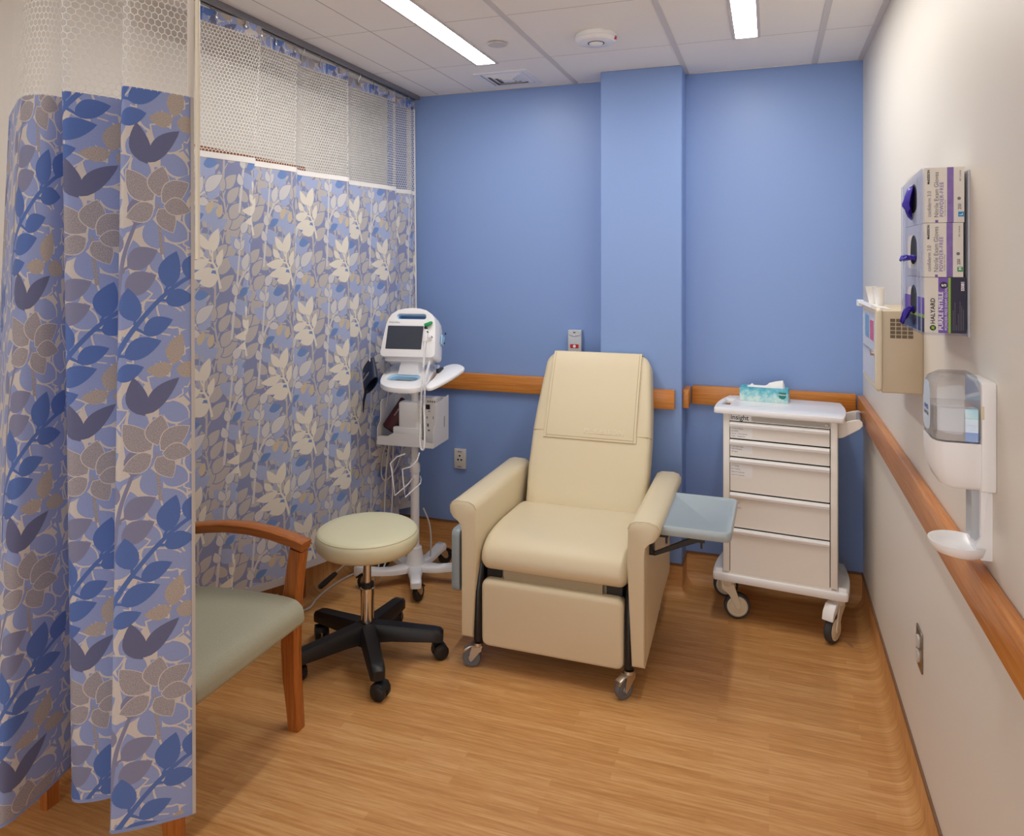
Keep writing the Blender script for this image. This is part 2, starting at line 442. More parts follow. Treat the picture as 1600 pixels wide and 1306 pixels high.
# ------------------------------------------------------------------ ceiling fittings
def light(x0, x1, y0, y1, label):
    t = thing('linear_light', ((x0 + x1) / 2, (y0 + y1) / 2, H), label, 'ceiling light', 'recessed ceiling lights')
    b = B(); b.prism([(x0 - .013, y0 - .013), (x1 + .013, y0 - .013), (x1 + .013, y1 + .013), (x0 - .013, y1 + .013)], XY, H - .005, H + .002, [[(x0, y0), (x1, y0), (x1, y1), (x0, y1)]])
    b.build('trim_frame', 'grid', t, 0)
    b = B(); b.box(x0, x1, y0, y1, H - .003, H - .001); b.build('diffuser', 'lamp', t, 0)
light(-1.336, -1.243, 2.07, 3.287, 'long recessed linear ceiling light nearest the curtain track, beside the flat round cover plate')
light(-.134, -.047, 2.07, 3.27, 'recessed linear ceiling light nearer the white wall, between two wide grid bars')
t = thing('ceiling_detector', (-.69, 3.03, H), 'round white detector with clear centre lens and red mark on the ceiling', 'detector')
b = B(); b.lathe([(.072, -.036), (.080, -.033), (.0865, -.024), (.0875, -.0215), (.084, -.0205), (.088, -.0185), (.088, -.005), (.083, -.004), (.083, 0)], (-.69, 3.03, H), 40); b.build('housing', 'white_plastic', t)
b = B(); b.lathe([(.035, -.0375), (.035, -.034)], (-.69, 3.03, H), 28); b.build('lens_ring', 'black_plastic', t)
b = B(); b.lathe([(.004, -.048), (.018, -.046), (.027, -.042), (.031, -.037)], (-.69, 3.03, H), 28); b.build('lens', 'white_plastic', t, label='pale lens')
b = B(); b.box(-.609, -.601, 3.012, 3.026, H - .030, H - .019); b.build('indicator', 'red', t, 0)
b = B(); b.lathe([(.041, -.010), (.043, -.008), (.043, -.006), (.03, -.005), (.03, 0)], (-1.125, 3.0, H), 36)
tag(b.build('sprinkler_cover', 'grid'), 'small flat round cover plate on the ceiling beside the long light', 'cover plate')
t = thing('air_diffuser', (-1.285, 3.595, H), 'square white stepped air diffuser in the ceiling close to the blue wall', 'air vent')
for i, (nm, a, wd, z0, z1) in enumerate([('frame', .143, .028, -.005, 0), ('louver', .112, .024, -.011, -.001), ('louver', .083, .024, -.012, -.001), ('louver', .054, .016, -.013, -.001)]):
    q = lambda k: [(-1.285 - k, 3.595 - k), (-1.285 + k, 3.595 - k), (-1.285 + k, 3.595 + k), (-1.285 - k, 3.595 + k)]
    b = B()
    ro, ri = q(a), q(a - wd)
    if nm == 'frame': b.prism(ro, XY, H + z0, H + z1, [ri])
    else: b.loft([[V(x, y, H - .002) for x, y in ro], [V(x, y, H + z0) for x, y in ri], [V(x, y, H + z0 + .002) for x, y in ri], [V(x, y, H) for x, y in q(a - .002)]], False)
    b.build(nm, 'white_plastic', t, 0)
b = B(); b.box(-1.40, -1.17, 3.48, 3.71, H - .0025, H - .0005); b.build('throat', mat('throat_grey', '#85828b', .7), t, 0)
b = B(); b.box(-1.317, -1.253, 3.563, 3.627, H - .014, H - .006, .003); b.build('centre_plate', 'white_plastic', t)

# ------------------------------------------------------------------ curtains
random.seed(11)
def leaf(p, a, L, W):
    up, lo = [], []; d = Vector((math.cos(a), math.sin(a))); n = Vector((-d.y, d.x)); N = 9
    for k in range(N + 1):
        u = k / N; w = W / 2 * (math.sin(PI * u ** .82) ** .85 if 0 < u < 1 else 0)
        q = Vector(p) + d * L * u + n * (.06 * L * math.sin(PI * u))
        if k in (0, N): up.append(q)
        else: up.append(q + n * w); lo.append(q - n * w)
    return [(q.x, q.y) for q in up + lo[::-1]]
def ribbon(pts, w0, w1):
    L, R = [], []; n = len(pts)
    for i, p in enumerate(pts):
        a, c = Vector(pts[max(i - 1, 0)]), Vector(pts[min(i + 1, n - 1)]); d = (c - a).normalized(); m = Vector((-d.y, d.x))
        w = (w0 + (w1 - w0) * i / (n - 1)) / 2; L.append(Vector(p) + m * w); R.append(Vector(p) - m * w)
    return [(q.x, q.y) for q in L + R[::-1]]
def branch(x, y, L, lean, bend, nl, size, col, stem=None, width=.011, fat=.55, halo=None):
    """a curving stem with leaves off both sides; returns (polygon, colour) in drawing order"""
    out = []; pts = []; ang = PI / 2 + lean; p = Vector((x, y)); N = 14
    for k in range(N + 1):
        pts.append((p.x, p.y)); p = p + Vector((math.cos(ang), math.sin(ang))) * (L / N); ang += bend / N
    out.append((ribbon(pts, width, width * .5), stem if stem is not None else col))
    def lf(p_, a_, l_, w_):
        if halo is not None: out.append((leaf(Vector(p_) - Vector((math.cos(a_), math.sin(a_))) * .004, a_, l_ + .009, w_ + .009), halo))
        out.append((leaf(p_, a_, l_, w_), col))
    for k in range(nl):
        f = (k + 1) / (nl + .4); i = min(int(f * N), N - 1); q = Vector(pts[i]); d = Vector(pts[i + 1]) - q
        a0 = math.atan2(d.y, d.x); sd = 1 if k % 2 else -1
        a = a0 + sd * (.7 + .3 * random.random()); s = size * (.85 + .3 * random.random())
        st = q + Vector((math.cos(a0 + sd * .5), math.sin(a0 + sd * .5))) * s * .42
        out.append((ribbon([tuple(q), tuple((q + st) / 2), tuple(st)], width * .55, width * .4), stem if stem is not None else col))
        lf(st, a, s, s * fat * (.9 + .25 * random.random()))
    tip = Vector(pts[-1]); lf(tip - (tip - Vector(pts[-2])) * .5, ang, size, size * fat)
    return out
def tile(kind):
    """one repeat of the print: layered sprays of leaves, back to front"""
    TW, TH = (.33, .59) if kind == 'near' else (.22, .49)
    random.seed(5 if kind == 'near' else 9); o = []; R = random.uniform
    def sprays(nx, ny, L, nl, size, col, lean, width=.011, fat=.56, x0=0, y0=0, halo=None):
        for i in range(nx):
            for j in range(ny):
                x = x0 + TW * (i + .5 + R(-.22, .22)) / nx; y = y0 + TH * (j + R(-.2, .2) + (.5 if i % 2 else 0)) / ny
                o.extend(branch(x, y, L * R(.9, 1.1), lean + R(-.25, .25), R(-.5, .5), nl, size, col, col, width, fat, halo))
    k, x00, y00 = (.00088, 310, 980) if kind == 'near' else (.000624, 330, 1100)
    P = lambda x, y: ((x - x00) * k, (y00 - y) * k)   # the motif drawn on a millimetre raster, y down
    if True:
        def lv(a, b_, w, c, stem_from=None, sc=None):
            a, b_ = Vector(P(*a)), Vector(P(*b_)); d = b_ - a
            if stem_from: m = Vector(P(*stem_from)); o.append((ribbon([tuple(m), tuple((m + a) / 2 + Vector((-d.y, d.x)) * .04), tuple(a + d * .06)], .008, .006), c if sc is None else sc))
            if c == 4: o.append((leaf(a - d * .03, math.atan2(d.y, d.x), d.length * 1.06, w * k + .004), 0))
            o.append((leaf(a, math.atan2(d.y, d.x), d.length, w * k), c))
        def st(pts, c, w0=.012, w1=.008): o.append((ribbon([(p.x, p.y) for p in catmull([V(*P(*q), 0) for q in pts], 6)], w0, w1), c))
    if kind == 'near':
        sprays(4, 3, .19, 5, .078, 1, -.1, .012, .56, 0, 0, 0)
        st([(440, 1040), (438, 940), (440, 800), (430, 640), (455, 540), (500, 480)], 1); st([(340, 330), (420, 280), (440, 160)], 1)
        for a, b_, w in (((420, 690), (385, 600), 52), ((450, 690), (470, 605), 50), ((470, 560), (545, 590), 52), ((455, 780), (520, 700), 50), ((340, 720), (330, 640), 46), ((480, 250), (520, 170), 50), ((400, 200), (370, 120), 50)): lv(a, b_, w, 1)
        st([(320, 640), (326, 520), (340, 400), (372, 300), (385, 250)], 2, .012, .007)
        for a, b_, w, f in (((345, 490), (425, 445), 62, (330, 520)), ((350, 425), (428, 378), 58, (338, 440)), ((372, 315), (392, 225), 56, None), ((332, 385), (300, 320), 50, None)): lv(a, b_, w, 2, f)
        st([(318, 800), (316, 700), (335, 640), (380, 572), (440, 505), (500, 460), (545, 442)], 3, .014, .009)
        for a, b_, w, f in (((345, 662), (440, 622), 56, (325, 660)), ((392, 602), (470, 566), 50, (372, 585)), ((372, 568), (352, 478), 58, (376, 578)), ((448, 515), (530, 508), 50, (430, 515)), ((455, 480), (480, 380), 62, (452, 495)), ((510, 455), (545, 385), 54, None), ((325, 720), (395, 690), 46, (318, 730))): lv(a, b_, w, 3, f)
        st([(440, 1060), (432, 980), (428, 925)], 4, .009, .006)
        for a, b_, w, f in (((415, 915), (345, 840), 62, None), ((430, 905), (440, 825), 60, None), ((415, 930), (345, 965), 50, None), ((440, 920), (515, 865), 58, None), ((430, 940), (470, 1000), 52, None), ((445, 930), (520, 940), 46, None)): lv(a, b_, w, 4, f)
        lv((398, 822), (368, 716), 56, 5); lv((402, 818), (488, 726), 48, 5)
        for a, b_, w in (((470, 690), (495, 605), 50), ((470, 695), (400, 700), 42), ((480, 700), (540, 720), 46)): lv(a, b_, w, 6)
    else:
        sprays(2, 3, .17, 5, .080, 1, .0, .010, .56, 0, 0, 0)
        sprays(1, 2, .15, 4, .080, 2, .15, .009, .62, .02, .04)
        for a, b_, w in (((450, 262), (448, 150), 62), ((470, 250), (555, 198), 62), ((420, 352), (515, 338), 60), ((372, 690), (446, 642), 52), ((375, 290), (410, 250), 46)): lv(a, b_, w, 3)
        st([(335, 960), (345, 700), (370, 600), (400, 545), (450, 508)], 4, .010, .007); st([(347, 700), (352, 500), (356, 400), (362, 280)], 4, .009, .006)
        for a, b_, w, f in (((396, 532), (420, 420), 58, (392, 560)), ((447, 510), (552, 402), 78, None), ((398, 568), (478, 582), 52, (385, 575)), ((352, 690), (330, 612), 44, None), ((345, 790), (312, 720), 46, (343, 820)), ((362, 300), (405, 222), 58, None), ((356, 410), (384, 338), 44, (355, 430)), ((352, 400), (318, 330), 46, (354, 430))): lv(a, b_, w, 4, f)
        st([(590, 1090), (555, 975), (525, 925), (520, 850)], 5, .010, .006)
        for a, b_, w, f in (((520, 868), (545, 742), 62, None), ((502, 852), (430, 768), 48, (518, 890)), ((462, 896), (412, 846), 40, (500, 915)), ((500, 924), (372, 942), 54, (530, 930)), ((530, 968), (400, 1010), 58, (550, 965)), ((568, 1015), (462, 1048), 72, None), ((566, 958), (584, 862), 40, (560, 985))): lv(a, (a[0] + 1.15 * (b_[0] - a[0]), a[1] + 1.15 * (b_[1] - a[1])), w * 1.15, 5, f)
        for a, b_, w in (((470, 640), (500, 560), 48), ((545, 660), (560, 580), 46)): lv(a, b_, w, 6)
    return o
def print_mesh(name, S, z0, z1, kind, fn, mats, parent, columns=None, step=.016):
    """the printed cloth: the leaf outlines are cut into the cloth mesh and each piece gets its colour"""
    tl = tile(kind); order = []
    cols_ = columns or [(ci * .22, -.2 + (ci % 2) * .21) for ci in range(-2, int(S / .22) + 2)]
    for ox, oz in cols_:
        TH = .59 if kind == 'near' else .49
        for ri in range(-2, int((z1 - z0) / TH) + 2):
            for k, (poly, c) in enumerate(tl):
                oy = z0 + oz + ri * TH
                pl = [(x + ox, y + oy) for x, y in poly]
                if sum(p[0] * q[1] - q[0] * p[1] for p, q in zip(pl, pl[1:] + pl[:1])) < 0: pl = pl[::-1]
                xs = [p[0] for p in pl]; ys = [p[1] for p in pl]
                order.append((k, pl, c, min(xs), max(xs), min(ys), max(ys)))
    order.sort(key=lambda e: e[0])
    ov, keep, kc, seen = [], [], [], {}
    nu, nv = max(1, round(S / .4)), max(1, round((z1 - z0) / .3))
    for iu in range(nu):
        for iv in range(nv):   # cut the print piece by piece, then join the pieces along shared points
            ua, ub, va, vb = S * iu / nu, S * (iu + 1) / nu, z0 + (z1 - z0) * iv / nv, z0 + (z1 - z0) * (iv + 1) / nv
            vs, fs, cols = [], [], [0]
            def addpoly(poly):
                n = len(vs); vs.extend(Vector(p) for p in poly); fs.append(list(range(n, n + len(poly))))
            addpoly([(ua, va), (ub, va), (ub, vb), (ua, vb)])
            for k, pl, c, a0, a1, b0, b1 in order:
                if a1 > ua and a0 < ub and b1 > va and b0 < vb: addpoly(pl); cols.append(c)
            nx, nz = math.ceil((ub - ua) / step), math.ceil((vb - va) / (step * 1.6))
            for i in range(nx + 1):
                for j in range(nz + 1): vs.append(Vector((ua + (ub - ua) * i / nx, va + (vb - va) * j / nz)))
            cv, _, cfaces, _, _, orig = delaunay_2d_cdt(vs, [], fs, 0, 1e-6)
            idx = {}
            for f, o in zip(cfaces, orig):
                if 0 not in o: continue
                face = []
                for q in f:
                    if q not in idx:
                        key = (round(cv[q].x * 2e4), round(cv[q].y * 2e4))
                        if key not in seen: seen[key] = len(ov); ov.append(cv[q].copy())
                        idx[q] = seen[key]
                    face.append(idx[q])
                if len(set(face)) == 3: keep.append(face); kc.append(cols[max(o)])
            del cv, cfaces, orig
    me = bpy.data.meshes.new(name)
    me.from_pydata([fn(p.x, p.y) for p in ov], [], keep)
    uvl = me.uv_layers.new(name='UVMap')
    for lp in me.loops: p = ov[lp.vertex_index]; uvl.data[lp.index].uv = (p.x, p.y)
    o = link(me, name, mats, parent, 180)
    me.polygons.foreach_set('material_index', kc)
    e = .004; nr = []
    for p in ov:
        x0, x1 = max(p.x - e, 0), min(p.x + e, S); y0, y1 = p.y - e, p.y + e
        n = (fn(x1, p.y) - fn(x0, p.y)).cross(fn(p.x, y1) - fn(p.x, y0)); nr.append(n.normalized() if n.length > 1e-12 else V(0, 0, 1))
    me.normals_split_custom_set_from_vertices(nr)
    return o
def net_mesh(name, S, z0, z1, fn, parent, cell=.0155, thread=.0017):
    """hexagonal net as flat strands in cloth coordinates"""
    R = cell / math.sqrt(3); vs, fs = [], []; dx, dz = cell, 1.5 * R
    k = (R - thread * .58) / R
    for j in range(int((z1 - z0) / dz) + 1):
        for i in range(int(S / dx) + 1):
            cx, cz = i * dx + (dx / 2 if j % 2 else 0), z0 + j * dz
            if cx > S or cx < 0: continue
            n = len(vs)
            for q in range(6):
                a = PI / 6 + q * PI / 3
                for rr in (R, R * k):
                    x, z = min(max(cx + rr * math.cos(a), 0), S), min(max(cz + rr * math.sin(a), z0), z1)
                    vs.append(fn(x, z))
            for q in range(6):
                a, c = n + 2 * q, n + 2 * ((q + 1) % 6); fs.append((a, c, c + 1, a + 1))
    me = bpy.data.meshes.new(name); me.from_pydata(vs, [], fs)
    return link(me, name, 'net', parent, 0)
class Cloth:
    """a hanging sheet: plan curve at the top and at the hem, blended by height"""
    def __init__(s, top, bot, zt, zb):
        A = catmull([V(*p, 0) for p in top], 8); Bc = catmull([V(*p, 0) for p in bot], 8); s.zt, s.zb = zt, zb
        s.A, s.Bc = A, Bc; s.d = [0]
        for i in range(1, len(A)): s.d.append(s.d[-1] + ((A[i] - A[i-1]).length + (Bc[i] - Bc[i-1]).length) / 2)
        s.S = s.d[-1]; s.k = 1
    def __call__(s, u, z):
        import bisect
        u = min(max(u, 0), s.S); i = min(max(bisect.bisect_right(s.d, u) - 1, 0), len(s.d) - 2)
        f = (u - s.d[i]) / max(s.d[i+1] - s.d[i], 1e-9); t = (s.zt - z) / (s.zt - s.zb); t = min(max(t, -.35), 1.02)
        a = s.A[i].lerp(s.A[i+1], f); c = s.Bc[i].lerp(s.Bc[i+1], f); p = a.lerp(c, t); return V(p.x, p.y, z)
def strip(name, cl, u0, u1, za, zb, m, parent, off=0, n=160, thick=.003):
    """a tape sewn along the cloth between two heights, standing slightly proud on both faces"""
    rings = []
    for i in range(n + 1):
        u = u0 + (u1 - u0) * i / n; p, q = cl(u, za), cl(u, zb)
        d = (cl(min(u + .01, cl.S), za) - cl(max(u - .01, 0), za)); nn = V(-d.y, d.x, 0).normalized() * thick / 2
        rings.append([p + nn, p - nn, q - nn, q + nn])
    b = B(); b.loft(rings); return b.build(name, m, parent, 60)
# far curtain, hung along the side of the bay
ys = [2.02, 2.37, 2.65, 3.05, 3.52, 3.715, 3.775]; top, bot = [], []
amps = [1, .55, 1, 1, .8, .5]
for k in range(len(ys) - 1):
    y0, y1, am = ys[k], ys[k+1], amps[k]; d = y1 - y0; g = min(.07, d * .3)
    for q, ax, ab in ((0, -.028, -.045), (.25, -.018, -.03), (.65, .012, .02), (.9, .027, .045), (1, .024, .04)):
        y = y0 + g * am + q * (d - g * am)
        if k == len(ys) - 2: y = y0 + q * d
        top.append((-1.93 + ax * am, y))
        sh = -.15 if y < 2.3 else (-.15 * (2.8 - y) / .5 if y < 2.8 else .0)
        bot.append((max(-1.93 + ab * am + sh, XL + .022), y + (.02 if y > 3.6 else 0)))
cf = Cloth(top, bot, 2.03, .245)
far = thing('cubicle_curtain', (-1.93, 2.75, .245), 'pale leaf print privacy curtain hanging along the side wall behind the stool', 'curtain', 'cubicle curtains')
print_mesh('fabric', cf.S, .245, 2.015, 'far', cf, FAR, far)
net_mesh('net_panel', cf.S, 2.02, 2.50, cf, far, .0148, .0023)
strip('binding', cf, 0, cf.S, 2.008, 2.03, 'binding', far, label if False else 0)
strip('hem', cf, 0, cf.S, .243, .275, FAR[1], far, thick=.002)
print_mesh('heading_band', cf.S, 2.492, 2.54, 'near', cf, NEAR, far)
strip('side_hem', cf, cf.S - .014, cf.S, .25, 2.5, 'binding', far, n=4, thick=.003)
for k in range(15):
    u = cf.S * (k + .5) / 15; p = cf(u, 2.53); b = B()
    b.tube([(p.x + .004, p.y, 2.522), (p.x + .006, p.y, 2.535), (-1.93, p.y, 2.552), (-1.93, p.y, H - .012)], .0022, 6)
    b.lathe([(.002, -.003), (.0075, -.002), (.0075, .002), (.002, .003)], (p.x + .005, p.y, 2.52), 12, 'X'); b.build('hook', 'zinc', far)
# near curtain, bunched across the front of the bay
ntop = [(-1.965, 1.4284), (-1.8573, 1.3603), (-1.7001, 1.2673), (-1.63, 1.2654), (-1.6114, 1.3038), (-1.6255, 1.3359), (-1.6057, 1.3111), (-1.5672, 1.2663), (-1.5436, 1.2587), (-1.5137, 1.3117), (-1.4938, 1.3664), (-1.4968, 1.3919), (-1.4544, 1.3432), (-1.3934, 1.2745), (-1.3716, 1.2684), (-1.3411, 1.3301), (-1.3197, 1.3906), (-1.3158, 1.4132)]
nbot = [(-2.0411, 1.4016), (-1.9077, 1.3213), (-1.7668, 1.2543), (-1.7625, 1.3407), (-1.7862, 1.449), (-1.7945, 1.4884), (-1.7439, 1.4427), (-1.6901, 1.3927), (-1.6598, 1.3821), (-1.6181, 1.4021), (-1.5877, 1.4287), (-1.5817, 1.4468), (-1.5436, 1.3966), (-1.5034, 1.3418), (-1.4803, 1.3393), (-1.416, 1.3885), (-1.362, 1.4393), (-1.3484, 1.4547)]
cn = Cloth(ntop, nbot, 2.02, .25)
near = thing('cubicle_curtain', (-1.6, 1.35, .25), 'blue leaf print privacy curtain bunched in deep folds in front of the armchair', 'curtain', 'cubicle curtains')
print_mesh('fabric', cn.S, .25, 2.02, 'near', cn, NEAR, near, [(-.06, .20), (.27, -.065), (.60, .205), (.93, .28)], .013)
net_mesh('net_panel', cn.S, 2.018, 2.52, cn, near, .0165, .0022)
strip('hem', cn, 0, cn.S, .248, .256, NEAR[1], near, thick=.0025)
strip('heading_band', cn, 0, cn.S, 2.52, 2.56, NEAR[3], near, thick=.002)
strip('side_hem', cn, cn.S - .009, cn.S, .25, 2.02, NEAR[0], near, n=4, thick=.004)
strip('net_edge', cn, cn.S - .016, cn.S, 2.02, 2.52, 'binding', near, n=4, thick=.002)
wx, wy = -1.304, 1.412
b = B(); b.cyl((wx, wy, 1.628), (wx, wy, 2.56), .0058, None, 14, rb=.001); b.build('pull_wand', 'ivory_rod', near, label='ivory pull wand')
b = B()
def chan(p0, p1):
    p0, p1 = V(*p0, 0), V(*p1, 0); d = (p1 - p0).normalized(); n = V(-d.y, d.x, 0)
    for o0, o1, za, zb in ((-.022, -.006, H - .022, H), (.006, .022, H - .022, H), (-.006, .006, H - .008, H)):
        q = [p0 + n * o0, p0 + n * o1, p1 + n * o1, p1 + n * o0]; b.prism([(v.x, v.y) for v in q], XY, za, zb)
chan((-1.93, YB), (-1.93, 1.65)); chan((-1.93, 1.65), (-1.80, 1.40)); chan((-1.80, 1.40), (-1.2, 1.36))
tag(b.build('curtain_track', mat('grey_track', '#8f8f95', .4, .6), None, 38), 'grey metal curtain track on the ceiling above both curtains', 'curtain track')

# ------------------------------------------------------------------ recliner
RX = -.798
rec = thing('recliner', (RX, 3.0, 0), 'cream vinyl medical recliner with headrest cover in the middle of the room', 'recliner')
def cushion(prof, x0, x1, r, n=6):
    """side profile (y,z) swept across x with rounded ends"""
    ys_, zs_ = [p[0] for p in prof], [p[1] for p in prof]
    cy, cz = (max(ys_) + min(ys_)) / 2, (max(zs_) + min(zs_)) / 2; hy, hz = (max(ys_) - min(ys_)) / 2, (max(zs_) - min(zs_)) / 2
    def ring(x, ins): return [V(x, cy + (y - cy) * (hy - ins) / hy, cz + (z - cz) * (hz - ins) / hz) for y, z in prof]
    th = [PI / 2 * k / n for k in range(n + 1)]
    return [ring(x0 + r * (1 - math.cos(a)), r * (1 - math.sin(a))) for a in th] + [ring(x1 - r * (1 - math.cos(a)), r * (1 - math.sin(a))) for a in reversed(th)]
def smooth2(pts, k=5): return [(p.x, p.y) for p in catmull([V(a, b_, 0) for a, b_ in pts], k, True)]
# seat
prof = smooth2([(3.24, .505), (3.05, .525), (2.9, .528), (2.80, .518), (2.735, .485), (2.712, .44), (2.722, .405), (2.765, .388), (2.95, .385), (3.24, .385)])
b = B(); b.loft(cushion(prof, RX - .297, RX + .297, .035)); b.build('seat', 'cream_vinyl', rec, 60)
b = B(); b.box(RX - .20, RX + .20, 2.735, 2.75, .345, .40); b.box(RX - .27, RX + .27, 2.76, 3.4, .30, .386); b.build('seat_board', 'beige_board', rec, 0, label='beige fabric board under the seat')
# backrest, leaning
by0, bz0 = 3.20, .47; bl_ = math.hypot(.345, .70); bd = V(0, .345, .70).normalized(); bn = V(0, -bd.z, bd.y)  # up the slope, out of the front
bf = lambda u, v, w: V(RX + u, by0, bz0) + bd * v + bn * w
out = [(-.270, 0), (.270, 0)]
L_ = bl_ + .005
prof_w = [(0, .270), (.2, .283), (.40, .284), (.52, .278), (L_ - .07, .262)]
right = [(w, v) for v, w in prof_w] + [(.262 - .062 * (1 - math.cos(a)), L_ - .07 + .07 * math.sin(a)) for a in [PI / 2 * k / 6 for k in range(1, 7)]]
bo = right + [(-x, v) for x, v in reversed(right)]
rings = []
for w, ins in ((-.13, .022), (-.122, .008), (-.10, 0), (-.02, 0), (-.006, .006), (0, .02), (.004, .06)):
    rings.append([bf(u * (.284 - ins) / .284, L_ / 2 + (v - L_ / 2) * (L_ / 2 - ins) / (L_ / 2), w) for u, v in bo])
b = B(); b.loft(rings); backrest = b.build('backrest', 'cream_vinyl', rec, 60)
vs_ = .385  # seam across the back
b = B(); b.tube([bf(-.281, vs_ + .005, -.09), bf(-.284, vs_, -.02), bf(-.272, vs_, .0), bf(-.2, vs_, .0035), bf(.2, vs_, .0035), bf(.272, vs_, .0), bf(.284, vs_, -.02), bf(.281, vs_ + .005, -.09)], .0022, 6); b.build('seam', 'seam', backrest)
cov = []
for v, w in [(.352, .006)] + [(.352 + k * (L_ - .38) / 8, .0085 + .003 * math.sin(k * PI / 8)) for k in range(1, 9)] + [(L_ - .004, .004), (L_ + .005, -.015), (L_ + .007, -.06), (L_ + .004, -.11), (L_ - .02, -.138), (L_ - .16, -.137)]: cov.append((v, w))
rings = []
for i, (v, w) in enumerate(cov):
    a, c = cov[max(i - 1, 0)], cov[min(i + 1, len(cov) - 1)]; d = Vector((c[0] - a[0], c[1] - a[1])).normalized(); nn = Vector((-d.y, d.x)) * .004
    hw = .219 + (.004 if i == 0 else 0)
    rings.append([bf(x, v + s_ * nn.x, w + s_ * nn.y) for s_, xs in ((1, (-hw, -hw * .5, 0, hw * .5, hw)), (-1, (hw, hw * .5, 0, -hw * .5, -hw))) for x in xs])
b = B(); b.loft(rings); cover = b.build('headrest_cover', 'cream_vinyl', rec, 40)
st = [bf(.208, v, w + .0052) for v, w in cov[8::-1]]; st = [bf(.208, cov[8][0], cov[8][1] + .0055)] + [bf(.208, .363, .0118), bf(-.208, .363, .0118), bf(-.208, cov[8][0], cov[8][1] + .0055)]
M['emboss'] = mat('pressed_vinyl_letter', '#e3d8be', .4)
text('M\u1d9cKESSON' if False else 'McKESSON', .036, bf(.165, .392, .0135), (1, 0, 0), bd, 'emboss', cover, 'RIGHT', depth=.0012, squeeze=1.12)
b = B()
for x in (-.209, .209): b.tube([bf(x, v, w + .0045) for v, w in cov[0:10]], .0011, 5)
b.tube([bf(-.209, .362, .0115), bf(.209, .362, .0115)], .0011, 5); b.build('stitching', 'seam', cover)
# armrests
for sg in (-1, 1):
    out = [(.300, 0), (.300, .50), (.303, .63), (.312, .650), (.332, .660), (.385, .662), (.410, .655), (.421, .638), (.420, .618), (.408, .602), (.388, .592), (.372, .575), (.367, .54), (.366, .3), (.366, 0)]
    rings = []
    for y, zb, ins in ((2.692, .128, .010), (2.696, .122, .004), (2.706, .12, 0), (2.9, .14, 0), (3.2, .19, 0), (3.40, .20, 0), (3.432, .21, .004), (3.445, .23, .012)):
        ring = []
        for d, z in out:
            z2 = zb if z == 0 else z - (.012 if y > 3.42 else 0)
            # the inner face tapers towards the bottom, as the panel narrows
            if d == .300 and z == 0: d = .318
            d2 = .34 + (d - .34) * (.075 - ins) / .075; z2 = .4 + (z2 - .4) * (.27 - ins) / .27
            ring.append(V(RX + sg * d2, y, z2))
        rings.append(ring)
    b = B(); b.loft(rings); ar = b.build('armrest', 'cream_vinyl', rec, 50)
    seam = [V(RX + sg * d, 2.6965, z + .0008) for d, z in ((.304, .632), (.313, .651), (.333, .6605), (.385, .6625), (.410, .6545), (.420, .638))]
    b = B(); b.tube(seam, .0014, 5); b.tube([V(RX + sg * .3675, 2.712, z) for z in (.14, .3, .54)], .001, 5); b.build('seam', 'seam', ar)
# footrest
b = B(); b.prism(rpoly(RX - .287, RX + .287, .092, .357, .03), XZ, 2.705, 2.775, r=.018, seg=4); b.build('footrest', 'cream_vinyl', rec, 60)
# mechanism and legs
b = B()
for sg in (-1, 1):
    x = RX + sg * .304
    b.tube([(x, 2.72, .105), (x, 2.725, .30), (x, 2.76, .40)], .018, 14)
    b.box(x - .012, x + .012, 2.75, 3.38, .30, .385); b.box(x - sg * .06 - .03, x - sg * .06 + .03, 2.745, 2.80, .335, .395)
    b.tube([(x, 3.36, .105), (x, 3.36, .33)], .0135, 12)
    b.cyl((x - .014, 2.708, .115), (x - .014, 2.705, .115), .003) if False else None
b.cyl((RX - .3, 2.80, .33), (RX + .3, 2.80, .33), .012); b.box(RX - .29, RX + .29, 2.76, 2.80, .10, .33) if False else None
b.cyl((RX - .3, 3.36, .2), (RX + .3, 3.36, .2), .012)
b.build('frame', 'black_metal', rec)
def small_caster(parent, x, y, yaw, r=.035):
    """chrome fork, grey tyre and brake tab; the wheel trails along yaw"""
    X = Matrix.Translation((x, y, 0)) @ Matrix.Rotation(yaw, 4, 'Z')
    b = B(X); b.lathe([(.010, .098), (.02, .098), (.021, .092), (.021, .086), (.016, .082)], n=20)
    for s_ in (-1, 1): b.prism([(-.016, .088), (.022, .088), (.030, .06), (.034, .03), (.026, .024), (.016, .034), (-.006, .062), (-.016, .07)], XZ, s_ * .0165 - .0015, s_ * .0165 + .0015)
    b.box(-.02, .03, -.018, .018, .080, .089, .003); b.cyl((.026, -.02, .035), (.026, .02, .035), .005)
    ck = b.build('caster', 'zinc', parent)
    b = B(X); b.lathe([(.024, -.012), (r - .002, -.012), (r, -.009), (r, .009), (r - .002, .012), (.024, .012)], (.026, 0, r), 28, 'Y'); b.build('tyre', 'grey_rubber', ck)
    b = B(X); b.lathe([(.004, -.013), (.024, -.010), (.025, -.0125), (.025, .0125), (.024, .010), (.004, .013)], (.026, 0, r), 24, 'Y'); b.build('wheel_hub', 'light_grey', ck)
    b = B(X); b.prism([(.028, .086), (.055, .072), (.062, .058), (.054, .056), (.044, .066), (.026, .078)], XZ, -.014, .014, r=.002); b.build('brake_pedal', 'zinc', ck)
small_caster(rec, RX - .304, 2.72, math.radians(-168), .037); small_caster(rec, RX + .304, 2.72, math.radians(-128), .037)
small_caster(rec, RX - .304, 3.36, 1.2); small_caster(rec, RX + .304, 3.36, 1.4)
